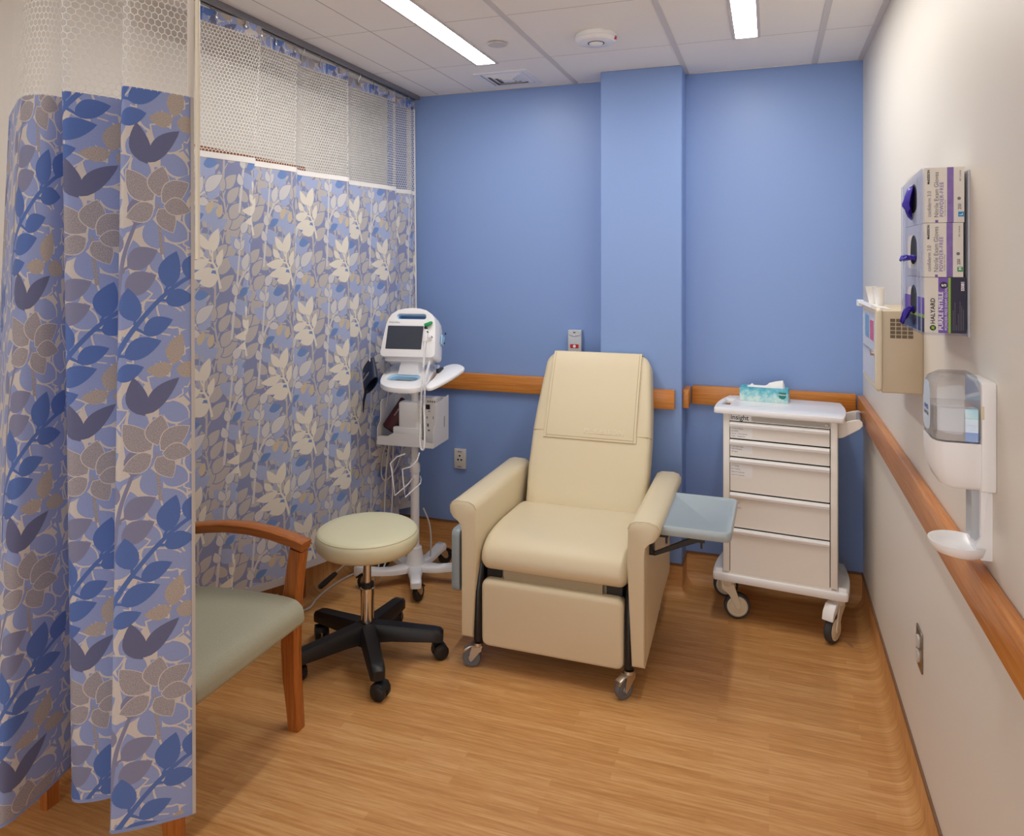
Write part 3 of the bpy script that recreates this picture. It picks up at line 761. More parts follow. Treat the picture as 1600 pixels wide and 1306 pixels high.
# side trays
def tray_mesh(X, w, d):
    b = B(X); o = rpoly(-w / 2, w / 2, -d / 2, d / 2, .028, 6); i1 = rpoly(-w / 2 + .014, w / 2 - .014, -d / 2 + .014, d / 2 - .014, .018, 6); i2 = rpoly(-w / 2 + .022, w / 2 - .022, -d / 2 + .022, d / 2 - .022, .014, 6)
    f = lambda p, z: [V(x, y, z) for x, y in p]; sh = rpoly(-w / 2 + .004, w / 2 - .004, -d / 2 + .004, d / 2 - .004, .024, 6)
    b.loft([f(sh, -.036), f(o, -.030), f(o, -.004), f(sh, 0), f(i1, 0), f(i2, -.006)]); return b
X = Matrix.Translation((-.262, 2.985, .632)) @ Matrix.Rotation(math.radians(-1.0), 4, 'Z')
tr = tray_mesh(X, .272, .425).build('side_tray', 'tray', rec, 45)
b = B(); b.box(-.432, -.414, 2.80, 2.835, .505, .60, .002); b.box(-.424, -.36, 2.80, 2.835, .578, .592, .002)
b.prism([(-.43, .505), (-.41, .502), (-.245, .575), (-.245, .592), (-.262, .592)], XZ, 2.808, 2.826); b.box(-.262, -.225, 2.80, 2.84, .575, .597); b.box(-.242, -.234, 2.81, 2.825, .55, .58)
b.box(-.372, -.364, 2.81, 2.825, .553, .58); b.cyl((-.421, 2.797, .516), (-.421, 2.80, .516), .006, n=12); b.build('bracket', 'black_metal', tr)
X = Matrix.Translation((-1.256, 3.0, .372)) @ Matrix.Rotation(math.radians(-90), 4, 'Y')
tl_ = tray_mesh(X, .262, .40).build('side_tray', 'tray', rec, 45, label='blue grey side tray folded down')
b = B(); b.box(-1.222, -1.166, 2.84, 3.1, .27, .48, .002); b.build('bracket', 'black_metal', tl_)

# ------------------------------------------------------------------ stool
SX, SY = -1.55, 2.62
sto = thing('rolling_stool', (SX, SY, 0), 'round cream stool on a black five star base beside the armchair', 'stool')
b = B(); b.lathe([(.0, .452), (.16, .452), (.19, .458), (.205, .474), (.209, .492), (.209, .508), (.205, .522), (.197, .532), (.19, .536), (.15, .542), (.08, .545), (.0, .546)], (SX, SY, 0), 56); seat = b.build('seat', 'cream_vinyl2', sto, 60)
b = B(); b.tube([(SX + .2012 * math.cos(a), SY + .2012 * math.sin(a), .5272) for a in [2 * PI * k / 56 for k in range(56)]], .0016, 6, True); b.build('seam', mat('stool_piping', '#bfbb98', .5), seat)
b = B(); b.lathe([(.027, .12), (.027, .262)], (SX, SY, 0), 28); b.lathe([(.0285, .262), (.0285, .293), (.024, .297)], (SX, SY, 0), 28); b.build('column', 'chrome', sto)
b = B(); b.lathe([(.024, .293), (.0265, .296), (.0265, .312), (.015, .314)], (SX, SY, 0), 24); b.build('collar', 'black_plastic', sto)
b = B(); b.lathe([(.0155, .31), (.0155, .452)], (SX, SY, 0), 24); b.box(SX - .07, SX + .07, SY - .07, SY + .07, .442, .454, .003); b.build('gas_piston', 'chrome', sto)
b = B(); b.cyl((SX - .03, SY - .01, .44), (-1.678, 2.56, .345), .004, n=10); lv = b.build('height_lever', 'zinc', sto)
b = B(); b.tube([(-1.662, 2.568, .357), (-1.672, 2.563, .349), (-1.705, 2.548, .318), (-1.722, 2.54, .302), (-1.727, 2.538, .297)], [.007, .010, .012, .011, .004], 14); b.build('grip', 'black_plastic', lv)
b = B(); b.lathe([(.03, .06), (.055, .075), (.05, .12), (.036, .148), (.028, .152)], (SX, SY, 0), 28); b.build('base_hub', 'black_plastic', sto)
for k in range(5):
    a = math.radians(20 + 72 * k); d = V(math.cos(a), math.sin(a), 0); n = V(-d.y, d.x, 0); c0 = V(SX, SY, 0); rings = []
    for r, zt, h, w in ((.03, .152, .07, .034), (.10, .145, .060, .032), (.2, .133, .052, .030), (.27, .125, .046, .029), (.298, .120, .044, .027), (.310, .111, .034, .020)):
        rings.append([c0 + d * r + n * (w * x) + V(0, 0, zt - h * z) for x, z in ((-.72, 0), (.72, 0), (1, .25), (1, 1), (-1, 1), (-1, .25))])
    b = B(); b.loft(rings); lg = b.build('base_leg', 'black_plastic', sto, 50)
    p = c0 + d * .285; yaw = a + [.4, 1.9, 2.6, -1.2, .9][k]; X = Matrix.Translation((p.x, p.y, 0)) @ Matrix.Rotation(yaw, 4, 'Z')
    b = B(X); b.lathe([(.007, .05), (.007, .09)], n=10)
    for s_ in (-1, 1): b.lathe([(.006, -.011), (.024, -.011), (.031, -.006), (.031, .006), (.024, .011), (.006, .011)], (.012, s_ * .0175, .031), 28, 'Y')
    b.prism([(-.018, .034), (-.014, .056), (.004, .066), (.03, .060), (.043, .040), (.036, .046), (.012, .056), (-.008, .034)], XZ, -.027, .027, r=.003); b.build('caster', 'black_plastic', lg)

# ------------------------------------------------------------------ armchair behind the near curtain
arm = thing('armchair', (-1.75, 1.87, 0), 'wood framed armchair with sage green seat half hidden by the near curtain', 'armchair')
def sweep(pts, wy, hs):
    """rectangular section swept in the xz plane: pts (x,z) centre line, wy y-range, hs half depths along the normal"""
    rings = []; P = [V(x, 0, z) for x, z in pts]
    for i, p in enumerate(P):
        d = (P[min(i + 1, len(P) - 1)] - P[max(i - 1, 0)]).normalized(); n = V(-d.z, 0, d.x)
        h = hs[i] if isinstance(hs, (list, tuple)) else hs
        q = h * .25; y0, y1 = wy
        sec = [(-h + q, y0), (h - q, y0), (h, y0 + q), (h, y1 - q), (h - q, y1), (-h + q, y1), (-h, y1 - q), (-h, y0 + q)]
        rings.append([V(p.x, y, p.z) + n * t for t, y in sec])
    b = B(); b.loft(rings); return b
for y0 in (2.125, 1.575):
    w = (y0, y0 + .045)
    lp = [(-1.552, 0), (-1.560, .09), (-1.570, .18), (-1.574, .27), (-1.573, .36), (-1.566, .46), (-1.553, .56), (-1.542, .625)]
    sweep(lp, w, [.022, .026, .030, .032, .032, .031, .029, .028]).build('front_leg', 'chair_z', arm, 45)
    ap = [(-1.512, .640), (-1.56, .652), (-1.65, .667), (-1.75, .673), (-1.85, .668), (-1.93, .656), (-2.028, .637)]
    sweep([(p[0], p[1]) for p in ap], (w[0] - .004, w[1] + .004), .016).build('armrest', 'chair_x', arm, 45)
    sweep([(-2.026, 0), (-2.026, .2), (-2.026, .42), (-2.028, .65), (-2.03, .74)], w, .013).build('rear_leg', 'chair_z', arm, 45)
prof = smooth2([(-1.500, .452), (-1.490, .42), (-1.500, .392), (-1.58, .385), (-1.75, .385), (-1.965, .385), (-1.975, .42), (-1.965, .45), (-1.80, .468), (-1.62, .476), (-1.535, .472)])
b = B(); b.loft([[V(p.y, p.x, p.z) for p in r] for r in cushion(prof, 1.60, 2.118, .02)]); b.build('seat', 'sage', arm, 60)
b = B(); b.box(-2.020, -1.985, 1.622, 2.123, .50, .76, .015, 3); b.build('backrest', 'sage', arm)

# ------------------------------------------------------------------ supply cart
CM = Matrix.Translation((.04, 3.40, 0)) @ Matrix.Rotation(math.radians(-5.4), 4, 'Z'); cr = CM.to_3x3()
cart = thing('supply_cart', (.04, 3.40, 0), 'white five drawer medical supply cart on casters in the right corner', 'cart')
hw = .236; cx_, cy_ = cr @ V(1, 0, 0), cr @ V(0, 0, 1)
b = B(CM); b.box(-hw, -hw + .028, 0, .33, .222, .9435, .003); b.box(hw - .028, hw, 0, .33, .222, .9435, .003); b.box(-hw, hw, .31, .33, .222, .937); b.box(-hw, hw, .0, .33, .222, .234); b.box(-hw, hw, .002, .33, .917, .944)
b.box(-hw + .028, hw - .028, .02, .31, .234, .917)
body = b.build('cabinet_body', 'offwhite_metal', cart, 30)
b = B(CM); b.box(-hw + .028, hw - .028, .010, .019, .222, .93); b.build('drawer_gap', 'dark', cart, 0)
b = B(CM); b.box(-hw + .029, hw - .029, -.001, .012, .8755 + .04, .937); b.box(-hw + .029, hw - .029, -.001, .0125,   .912, .944); hp = b.build('header_panel', 'offwhite_metal', cart, 0)
hp_front = -.0012
def cp(x, y, z): return CM @ V(x, y, z)
b = B(CM); b.prism(rpoly(-.205, -.115, .9155, .940, .001), XZ, -.0016, -.0008); b.build('logo_plate', 'white_metal', hp, 0)
text('insight', .030, cp(-.203, -.0022, .928), cx_, cy_, 'ink', hp, bold=.0003)
b = B(CM); b.lathe([(.0065, -.004), (.0075, -.001), (.0075, .002)], (.192, 0, .926), 20, 'Y'); lk = b.build('lock', 'steel', hp)
b = B(CM); b.box(.1912, .1928, -.0048, -.003, .922, .930); b.build('keyhole', 'ink', lk, 0)
lists = [['Alcohol Wipes', 'Bandaids', 'Gauze  Tourniquets', 'Tape   Tegaderm'], ['Fresh Bandages', 'Vein Markers', 'Syringes'], ['IV Tubing', 'Ext Tubing', '20G IV Catheter', '22G IV Catheter'], ['Pads', 'Masks'], []]
zs = [.911, .831, .750, .594, .434, .229]
for k in range(5):
    z1, z0 = zs[k] - .003, zs[k + 1] + .003
    b = B(CM); b.box(-hw + .031, hw - .031, -.001, .012, z0, z1 - .002, .001, 1); dr = b.build('drawer', 'offwhite_metal', cart, 30)
    b = B(CM); b.prism([(.002, z1), (-.013, z1 - .003), (-.016, z1 - .009), (-.014, z1 - .019), (-.010, z1 - .022), (-.009, z1 - .016), (-.002, z1 - .013), (.002, z1 - .013)], YZ, -hw + .031, hw - .031); b.build('pull_lip', 'white_metal', dr, 30)
    zt = z1 - (.030 if k < 2 else .036 if k == 2 else .044)
    for i, s_ in enumerate(lists[k]):
        text(s_, .0085, cp(-.200 if k < 3 else -.178, -.0016, zt - i * (.0112 if k < 2 else .0135 if k == 2 else .022)), cx_, cy_, 'ink_grey', dr)
    if k < 3:
        n = len(lists[k]); b = B(CM); b.box(-.203, -.110, -.0013, -.0009, zt - (n - .4) * (.0112 if k < 2 else .0135), zt + .006); b.build('paper_label', 'white_metal', dr, 0)
# top with a grip slot on the left
def bowed(x0, x1, y0, y1, bow, n=8):
    o = [(x0 + .012, y0), (x1 - .012, y0)]
    for k in range(n + 1): t_ = k / n; o.append((x1 + bow * math.sin(PI * t_) - .018 * t_ * t_, y0 + .008 + (y1 - y0 - .016) * t_))
    o += [(x1 - .06, y1), (x0 + .06, y1)]
    for k in range(n + 1): t_ = 1 - k / n; o.append((x0 - bow * math.sin(PI * t_) + .018 * t_ * t_, y0 + .008 + (y1 - y0 - .016) * t_))
    return o
b = B(CM); b.prism(bowed(-.274, .262, -.024, .345, .010), XY, .944, .967, [rpoly(-.256, -.218, .085, .235, .008, 3)], r=.0035, seg=2); b.build('worktop', 'white_plastic', cart, 40)
b = B(CM); b.prism(bowed(-.281, .277, -.012, .345, .010), XY, .188, .222, r=.006, seg=2); b.box(-.272, -.238, .004, .02, .220, .238, .002); b.box(.238, .272, .004, .02, .220, .238, .002); b.build('base_plate', 'white_metal', cart, 40)
for y in (.06, .27):
    b = B(CM); b.prism([(.236, .935), (.236, .862), (.256, .866), (.322, .908), (.334, .924), (.332, .940), (.318, .950), (.30, .946), (.27, .937)], XZ, y, y + .012, r=.002, seg=1)
    b.build('handle_bracket', 'offwhite_metal', cart, 40)
b = B(CM); b.cyl((.318, .066, .936), (.318, .275, .936), .0095); b.build('handle_bar', 'bar_grey', cart)
def cart_caster(x, y, yaw, brake):
    X = CM @ Matrix.Translation((x, y, 0)) @ Matrix.Rotation(yaw, 4, 'Z'); r = .058
    b = B(X); b.lathe([(.03, .190), (.034, .186), (.034, .160), (.028, .152)], n=24)
    for s_ in (-1, 1): b.prism([(-.03, .178), (.02, .178), (.036, .13), (.058, .068), (.052, .048), (.036, .050), (.006, .11), (-.03, .14)], XZ, s_ * .021 - .004, s_ * .021 + .004, r=.002, seg=1)
    ck = b.build('caster', 'ivory_plastic', cart)
    b = B(X); b.lathe([(.046, -.015), (r - .004, -.015), (r, -.010), (r, .010), (r - .004, .015), (.046, .015)], (.042, 0, r), 36, 'Y'); b.build('tyre', 'dark_rubber', ck)
    b = B(X); b.lathe([(.0, -.021), (.030, -.020), (.034, -.017), (.038, -.020), (.046, -.0165), (.047, 0), (.046, .0165), (.038, .020), (.034, .017), (.030, .020), (0, .021)], (.042, 0, r), 32, 'Y'); b.build('wheel_disc', 'ivory_plastic', ck)
    if brake: b = B(X); b.prism([(.02, .172), (.062, .168), (.088, .140), (.098, .108), (.088, .106), (.07, .122), (.035, .140)], XZ, -.024, .024, r=.004); b.build('brake_pedal', 'white_metal', ck)
cart_caster(-.225, .055, math.radians(15), False); cart_caster(.232, .055, math.radians(-112), True)
cart_caster(-.225, .285, math.radians(195), False); cart_caster(.225, .285, math.radians(100), False)

# things on the cart
tb = thing('tissue_box', cp(-.105, .25, .967), 'teal watercolour tissue box with a white tissue pulled up on the white cart', 'tissue box')
TX = CM @ Matrix.Translation((-.085, .262, .9675)) @ Matrix.Rotation(math.radians(1), 4, 'Z')
b = B(TX); b.box(-.108, .108, -.052, .052, 0, .062, .0015, 1); b.build('carton', 'teal_box', tb, 0)
sh = [(-.016, .016), (.016, .016), (.016, -.003), (.012, -.011), (0, -.016), (-.012, -.011), (-.016, -.003)]
b = B(TX); b.prism([(.083 + x, .034 + z) for x, z in sh], XZ, -.0530, -.0522); em = b.build('emblem', 'teal_dark', tb, 0)
text('Kleenex', .0095, TX @ V(.083, -.0534, .039), TX.to_3x3() @ V(1, 0, 0), (0, 0, 1), 'ink_white', em, 'CENTER', .0002)
b = B(TX); random.seed(3); rings = []
for (x, y0, y1, z0, z1) in ((-.078, -.004, .004, .062, .064), (-.066, -.012, .010, .062, .068), (-.056, -.010, .012, .062, .078), (-.046, -.012, .010, .062, .069), (.0, -.012, .012, .062, .070), (.012, -.014, .014, .062, .074), (.022, -.016, .016, .062, .084), (.05, -.012, .02, .062, .092), (.082, -.010, .022, .062, .098), (.088, -.004, .016, .062, .080), (.09, -.002, .006, .062, .065)):
    rings.append([V(x, y0 - .004, z0), V(x, y0, (z0 + z1) / 2), V(x, (y0 + y1) / 2 - .003, z1), V(x, (y0 + y1) / 2 + .003, z1 - .001), V(x, y1, (z0 + z1) / 2 + .002), V(x, y1 + .004, z0)])
b.loft(rings); b.build('tissue', 'tissue', tb, 30)
b = B(CM); rings = []
for k in range(14):
    t_ = k / 13; x = -.15 + .155 * t_; w = .006 + .011 * math.sin(PI * min(1, t_ * 1.1)) ; y = .09 + .05 * t_; h = .0015 + .005 * (t_ > .75) * math.sin((t_ - .75) / .25 * PI)
    rings.append([V(x, y - w, .9674), V(x, y - w * .4, .9674 + h + .0012 * (k % 2)), V(x, y + w * .4, .9674 + h), V(x, y + w, .9676), V(x, y, .9673)])
b.loft(rings); tag(b.build('paper_packet', 'paper', None, 30), 'flat white paper packet lying on the cart top in front of the tissue box', 'packet')
b = B(); b.tube([(.302, 3.412, .006), (.312, 3.398, .006), (.318, 3.39, .007), (.331, 3.372, .006), (.334, 3.368, .005)], [.002, .002, .005, .005, .002], 10)
tag(b.build('plastic_cap', 'acrylic'), 'tiny clear plastic cap on the floor beside the cart wheel', 'cap')

# ------------------------------------------------------------------ vital signs monitor on its rolling stand
SM = Matrix.Translation((-1.70, 3.34, 0)) @ Matrix.Rotation(math.radians(3), 4, 'Z'); sr = SM.to_3x3(); sx = sr @ V(1, 0, 0)
def sp(x, y, z): return SM @ V(x, y, z)
ms = thing('vital_signs_monitor', (-1.70, 3.34, 0), 'white vital signs monitor on a rolling pole stand with basket near the blue wall', 'medical monitor')
tau = math.radians(20); ub = V(0, math.sin(tau), math.cos(tau)); nb = V(0, math.cos(tau), -math.sin(tau))
MR = Matrix.Rotation(math.radians(5), 3, 'Z')
mf = lambda u, v, w: MR @ (V(-.01, -.095, 1.153) + V(1, 0, 0) * u + ub * v + nb * w)
arch = rpoly(-.142, .142, 0, .10, (.02, .02, 0, 0), 5)
arch = [p for p in arch if p[1] < .099] + [(.137, .10), (.130, .165), (.122, .195), (.105, .222), (.075, .241), (.04, .250), (0, .253), (-.04, .250), (-.075, .241), (-.105, .222), (-.122, .195), (-.130, .165), (-.137, .10)]
b = B(SM); b.prism(arch, mf, 0, .125, [rpoly(-.078, .078, .192, .222, (.012, .012, .014, .014), 4)], r=.010, seg=3); hd = b.build('monitor_housing', 'white_plastic', ms, 50)
b = B(SM)
o1, o2 = rpoly(-.0785, .0785, .1915, .2225, (.012, .012, .014, .014), 5), rpoly(-.073, .073, .198, .217, (.009, .009, .011, .011), 5)
b.loft([[mf(u, v, .010) for u, v in o1], [mf(u, v, .012) for u, v in o2], [mf(u, v, .11) for u, v in o2], [mf(u, v, .112) for u, v in o1]], False); b.build('handle_slot', 'pale_blue', hd)
b = B(SM); b.prism(rpoly(-.118, .070, .038, .158, .003), mf, -.0012, .001); b.build('screen', 'screen', hd, 0)
b = B(SM); b.prism(rpoly(-.126, .078, .030, .166, .006), mf, -.0006, .001); b.build('screen_bezel', 'white_metal', hd, 0)
text('WelchAllyn', .0125, SM @ mf(-.116, .176, -.0012), sr @ MR @ V(1, 0, 0), sr @ MR @ ub, 'ink_grey', hd)
b = B(SM); b.prism(rpoly(.142, .150, .085, .135, 0), lambda u, v, w: mf(u, v, w), .075, .118, r=.003, seg=1); b.build('side_port', 'pale_blue', hd)
b = B(SM); b.lathe([(.001, 0), (.006, .001), (.006, .004)], mf(.150, .15, .112), 10, 'X'); b.lathe([(.001, 0), (.005, .001), (.005, .004)], mf(.149, .10, .114), 10, 'X'); b.build('connector', 'black_plastic', hd)
b = B(SM); b.prism([(-.13, .012), (.12, .012), (.11, -.018), (-.12, -.018)], mf, .02, .115, r=.004); b.build('under_tray', 'white_metal', hd, 40)
# thermometer probe at the right of the screen
b = B(SM); b.prism(rpoly(.080, .098, .075, .140, .004), mf, -.018, .0, r=.003); b.prism(rpoly(.104, .122, .085, .10, .004), mf, -.010, .0, r=.003); pb = b.build('thermometer_probe', 'white_plastic', hd)
b = B(SM); b.prism([(.080, .150), (.116, .166), (.118, .178), (.112, .180), (.078, .166)], mf, -.022, -.006, r=.002); b.build('probe_cap', 'green', pb)
b = B(SM)
for u, v, r in ((.086, .146, .007), (.098, .126, .003), (.117, .102, .007)): b.cyl(mf(u, v, -.020), mf(u, v, -.004), r, n=14)
b.build('probe_button', 'black_plastic', pb)
b = B(SM); b.cyl(mf(.114, .103, -.022), mf(.114, .103, -.004), .010, n=18, rb=.003); b.build('probe_knob', 'white_plastic', pb)
# neck, work surface and wing tray
b = B(SM); b.loft([[V(x * .055, y, 1.062) for x, y in ((-1, -.085), (1, -.085), (1, .05), (-1, .05))], [V(x * .042, y, 1.15) for x, y in ((-1, -.06), (1, -.06), (1, .05), (-1, .05))]]); b.build('neck', 'white_plastic', ms, 0)
lobe = smooth2([(-.145, -.01), (-.132, -.10), (-.102, -.185), (-.055, -.235), (.010, -.258), (.08, -.256), (.125, -.232), (.142, -.17), (.118, -.06), (.11, .05), (.08, .085), (-.11, .08), (-.14, .05)], 4)
slot = rpoly(-.088, .075, -.162, -.078, .034, 5)
b = B(SM); lz = lambda u, v, w: V(u, v, w + .2 * (v + .236))
b.prism(lobe, lz, 1.006, 1.030, [slot], r=.007, seg=2); wk = b.build('work_surface', 'white_plastic', ms, 50)
sl2 = rpoly(-.076, .063, -.152, -.090, .026, 5)
b = B(SM); b.loft([[lz(u, v, 1.0305) for u, v in slot], [lz(u, v, 1.024) for u, v in sl2], [lz(u, v, 1.007) for u, v in sl2], [lz(u, v, 1.005) for u, v in slot]], False); b.build('handle_slot', 'pale_blue', wk)
b = B(SM); b.prism(rpoly(-.025, .025, -.064, -.054, .004), lz, 1.029, 1.032); b.build('lock_button', 'green', wk)
wing = smooth2([(.150, -.215), (.185, -.226), (.212, -.163), (.238, -.063), (.251, .03), (.240, .068), (.196, .102), (.150, .088), (.130, .02), (.146, -.10)], 4)
b = B(SM); b.prism(wing, lambda u, v, w: lz(u, v, w), 1.012, 1.032, r=.006, seg=2); b.build('side_tray', 'white_plastic', ms, 50)
b = B(SM); b.box(.135, .150, -.05, .02, 1.07, 1.092, .003); b.build('tray_latch', 'black_plastic', ms)
b = B(SM); b.box(-.130, -.112, -.09, -.05, 1.062, 1.145, .004); b.box(.095, .112, -.02, .03, 1.075, 1.145, .004); b.build('support_arm', 'clear_plastic', ms)
# pole and five legged base
b = B(SM); b.lathe([(.0185, .60), (.0185, 1.068)], n=24); b.lathe([(.022, .10), (.022, .565)], n=24); b.lathe([(.0255, .555), (.0265, .56), (.0265, .59), (.024, .60), (.0185, .605)], n=24); b.build('pole', 'white_metal', ms)
b = B(SM); b.lathe([(.052, .085), (.046, .10), (.036, .16), (.034, .175), (.022, .178)], n=28); b.lathe([(.052, .065), (.056, .07), (.054, .09)], n=28); b.build('base_hub', 'white_metal', ms)
def clip_caster(parent, p, yaw, r=.038):
    X = Matrix.Translation((p.x, p.y, 0)) @ Matrix.Rotation(yaw, 4, 'Z')
    b = B(X); b.lathe([(.014, .092), (.016, .09), (.016, .07)], n=14)
    for s_ in (-1, 1): b.prism([(-.014, .082), (.016, .082), (.034, .064), (.038, .04), (.030, .03), (.016, .034), (-.008, .06)], XZ, s_ * .0155 - .0015, s_ * .0155 + .0015)
    ck = b.build('caster', 'zinc', parent)
    b = B(X); b.lathe([(.004, -.011), (.025, -.011), (r - .002, -.012), (r, -.008), (r, .008), (r - .002, .012), (.025, .011), (.004, .011)], (.024, 0, r), 28, 'Y'); b.build('tyre', 'black_plastic', ck)
    b = B(X); b.prism([(.02, .084), (.05, .074), (.072, .056), (.068, .050), (.045, .062), (.02, .072)], XZ, -.012, .012, r=.002); b.build('brake_pedal', 'black_plastic', ck)
for k in range(5):
    a = math.radians(-62 + 72 * k); d = V(math.cos(a), math.sin(a), 0); n = V(-d.y, d.x, 0); c0 = V(-1.70, 3.34, 0); rings = []
    for r, zt, h, w in ((.03, .094, .03, .040), (.07, .090, .03, .034), (.12, .088, .028, .028), (.18, .096, .028, .026), (.225, .108, .03, .027), (.255, .110, .034, .026), (.265, .102, .026, .020)):
        rings.append([c0 + d * r + n * (w * x) + V(0, 0, zt - h * z) for x, z in ((-.8, 0), (.8, 0), (1, .25), (1, 1), (-1, 1), (-1, .25))])
    b = B(); b.loft(rings); lg = b.build('base_leg', 'white_metal', ms, 50)
    clip_caster(lg, c0 + d * .24, a + [2.6, 1.6, -.6, .9, -.9][k])
# accessory basket
side = [(-.065, .70), (-.065, .775), (-.050, .80), (-.034, .810), (-.030, .83), (-.028, .905), (-.014, .916), (.02, .918), (.14, .930), (.14, .70)]
b = B(SM); b.prism(side, YZ, -.180, -.176); b.prism(side, YZ, .124, .128, [[(.075, .775), (.084, .765), (.093, .775), (.093, .825), (.084, .835), (.075, .825)]])
b.prism([(-.178, .70), (-.178, .736), (-.165, .744), (-.12, .745), (-.105, .754), (-.09, .762), (.03, .762), (.052, .756), (.070, .738), (.09, .726), (.126, .722), (.126, .70)], XZ, -.067, -.063)
b.box(-.178, .126, -.066, .14, .698, .702); b.box(-.178, .126, .136, .14, .70, .92)
b.prism([(-.066, .698), (-.066, .712), (-.052, .699)], YZ, -.178, .126)
bk = b.build('basket', 'white_metal', ms, 30)
b = B(SM); b.box(-.072, .035, -.045, .05, .72, .918, .012, 3); b.box(-.10, .05, -.05, -.02, .70, .79, .006, 2); b.build('pole_clamp', 'white_metal', bk)
# wire probe cover holder under the basket, coiled cord and hoses
b = B(); wire = [(-1.661, 3.16, .715), (-1.70, 3.15, .70), (-1.737, 3.15, .663), (-1.731, 3.15, .642), (-1.716, 3.14, .58), (-1.701, 3.13, .518), (-1.665, 3.2, .557), (-1.70, 3.31, .55), (-1.68, 3.36, .55), (-1.65, 3.31, .55), (-1.60, 3.2, .566), (-1.645, 3.13, .516), (-1.66, 3.14, .58), (-1.671, 3.15, .643), (-1.63, 3.16, .655), (-1.602, 3.17, .686), (-1.60, 3.18, .705), (-1.605, 3.2, .715)]
b.tube([(x, y, z - .02) for x, y, z in wire], .0034, 8); b.build('wire_holder', 'white_plastic', ms)
def coil(path, r, turns_per_m, th):
    P = catmull([V(*p) for p in path], 10); out = []; acc = 0
    for i in range(len(P) - 1):
        d = P[i + 1] - P[i]; n = max(1, int(d.length * turns_per_m * 8)); dd = d.normalized(); u = dd.cross(V(0, 1, .2)).normalized(); w = dd.cross(u)
        for j in range(n):
            a = acc + j * 2 * PI / 8; out.append(P[i] + d * (j / n) + u * math.cos(a) * r + w * math.sin(a) * r)
        acc += n * 2 * PI / 8
    return out
p0 = SM @ mf(.089, .075, -.010)
b = B(); b.tube(coil([p0, (-1.548, 3.13, 1.13), (-1.545, 3.10, 1.0), (-1.545, 3.09, .86)], .0045, 150, .002), .0017, 5)
b.tube(coil([(p0.x + .016, p0.y + .03, 1.14), (-1.532, 3.12, 1.07), (-1.531, 3.10, .95)], .0045, 150, .002), .0017, 5)
b.tube([(-1.545, 3.09, .86), (-1.548, 3.09, .79), (-1.543, 3.09, .752), (-1.533, 3.09, .742), (-1.526, 3.09, .755), (-1.525, 3.095, .81), (-1.531, 3.10, .95)], .0045, 10, smooth=5); b.build('coiled_cord', 'white_plastic', ms)
b = B(); b.tube([sp(-.12, -.02, 1.14), sp(-.158, -.03, 1.05), sp(-.150, .0, .95), sp(-.165, .01, .88)], .0045, 8, smooth=5)
b.tube([(-1.856, 3.36, .70), (-1.864, 3.34, .55), (-1.868, 3.33, .40), (-1.86, 3.3, .2), (-1.86, 3.22, .03)], .0042, 8, smooth=6); b.tube([(-1.835, 3.36, .70), (-1.833, 3.35, .55), (-1.826, 3.33, .38), (-1.83, 3.3, .15), (-1.85, 3.24, .03)], .0042, 8, smooth=6)
b.tube([(-1.878, 3.38, .70), (-1.90, 3.37, .62), (-1.905, 3.36, .52), (-1.88, 3.36, .49), (-1.84, 3.37, .53), (-1.80, 3.38, .62), (-1.79, 3.38, .70)], .004, 8, smooth=6)
b.build('hose', 'cable', ms)
b = B(); b.tube([(-1.672, 3.38, .36), (-1.655, 3.42, .26), (-1.66, 3.44, .12), (-1.70, 3.47, .02), (-1.82, 3.46, .006), (-1.95, 3.40, .006), (-1.99, 3.33, .02)], .0042, 8, smooth=6)
b.tube([(-2.0, 3.30, .02), (-2.04, 3.28, .006), (-2.055, 3.20, .006), (-2.06, 3.10, .006), (-2.05, 2.99, .006), (-2.03, 2.90, .006), (-2.06, 2.80, .03), (-2.10, 2.76, .12)], .0045, 8, smooth=6)
pc = tag(b.build('power_cord', 'cable'), 'pale power cord running over the floor below the far curtain hem', 'cord')
b = B(); b.box(-2.025, -1.975, 3.285, 3.335, .0, .05, .004); b.build('power_brick', 'white_plastic', pc)
# cuffs and carton kept on the stand
def oval(c, d, e, m1, m2, n=20): return [c + d * (m1 * math.cos(2 * PI * k / n)) + e * (m2 * math.sin(2 * PI * k / n)) for k in range(n)]
nc = thing('pressure_cuff', (-1.87, 3.20, .97), 'dark navy blood pressure cuff with white print hanging left of the monitor', 'blood pressure cuff')
d = V(-.60, .06, -.80).normalized(); ax = V(-.046, .05, .092); e = d.cross(ax).normalized(); c0 = V(-1.836, 3.14, 1.020)
b = B(); b.loft([oval(c0, d, e, .056, .026), oval(c0 + ax * .5, d, e, .057, .024), oval(c0 + ax, d, e, .052, .018), oval(c0 + ax, d, e, .047, .013), oval(c0 + ax * .5, d, e, .050, .017), oval(c0, d, e, .050, .020)], False)
rr = [oval(c0, d, e, .056, .026), oval(c0, d, e, .050, .020)]; b.loft(rr, False); b.build('cuff_band', 'navy_cloth', nc, 50)
b = B(); b.loft([[c0 + d * .05 + ax * .1 + V(x, 0, 0) for x in (-.008, .006)] + [c0 + d * .05 + ax * .1 + V(x, .004, 0) for x in (.006, -.008)], [V(-1.895 + x, 3.17 + y, .935) for x, y in ((-.008, 0), (.004, 0), (.004, .003), (-.008, .003))], [V(-1.90 + x, 3.17 + y, .875) for x, y in ((-.001, 0), (.002, 0), (.002, .002), (-.001, .002))]]); b.build('strap', 'navy_cloth', nc, 30)
fr = e if e.y < 0 else -e
for i, (s_, sz) in enumerate((('WelchAllyn', .014), ('Reusable', .009))):
    text(s_, sz * 1.1, c0 + ax * (.38 + .24 * i) + d * .042 + fr * .0262, -d, (ax - d * ax.dot(d)), 'ink_white', nc)
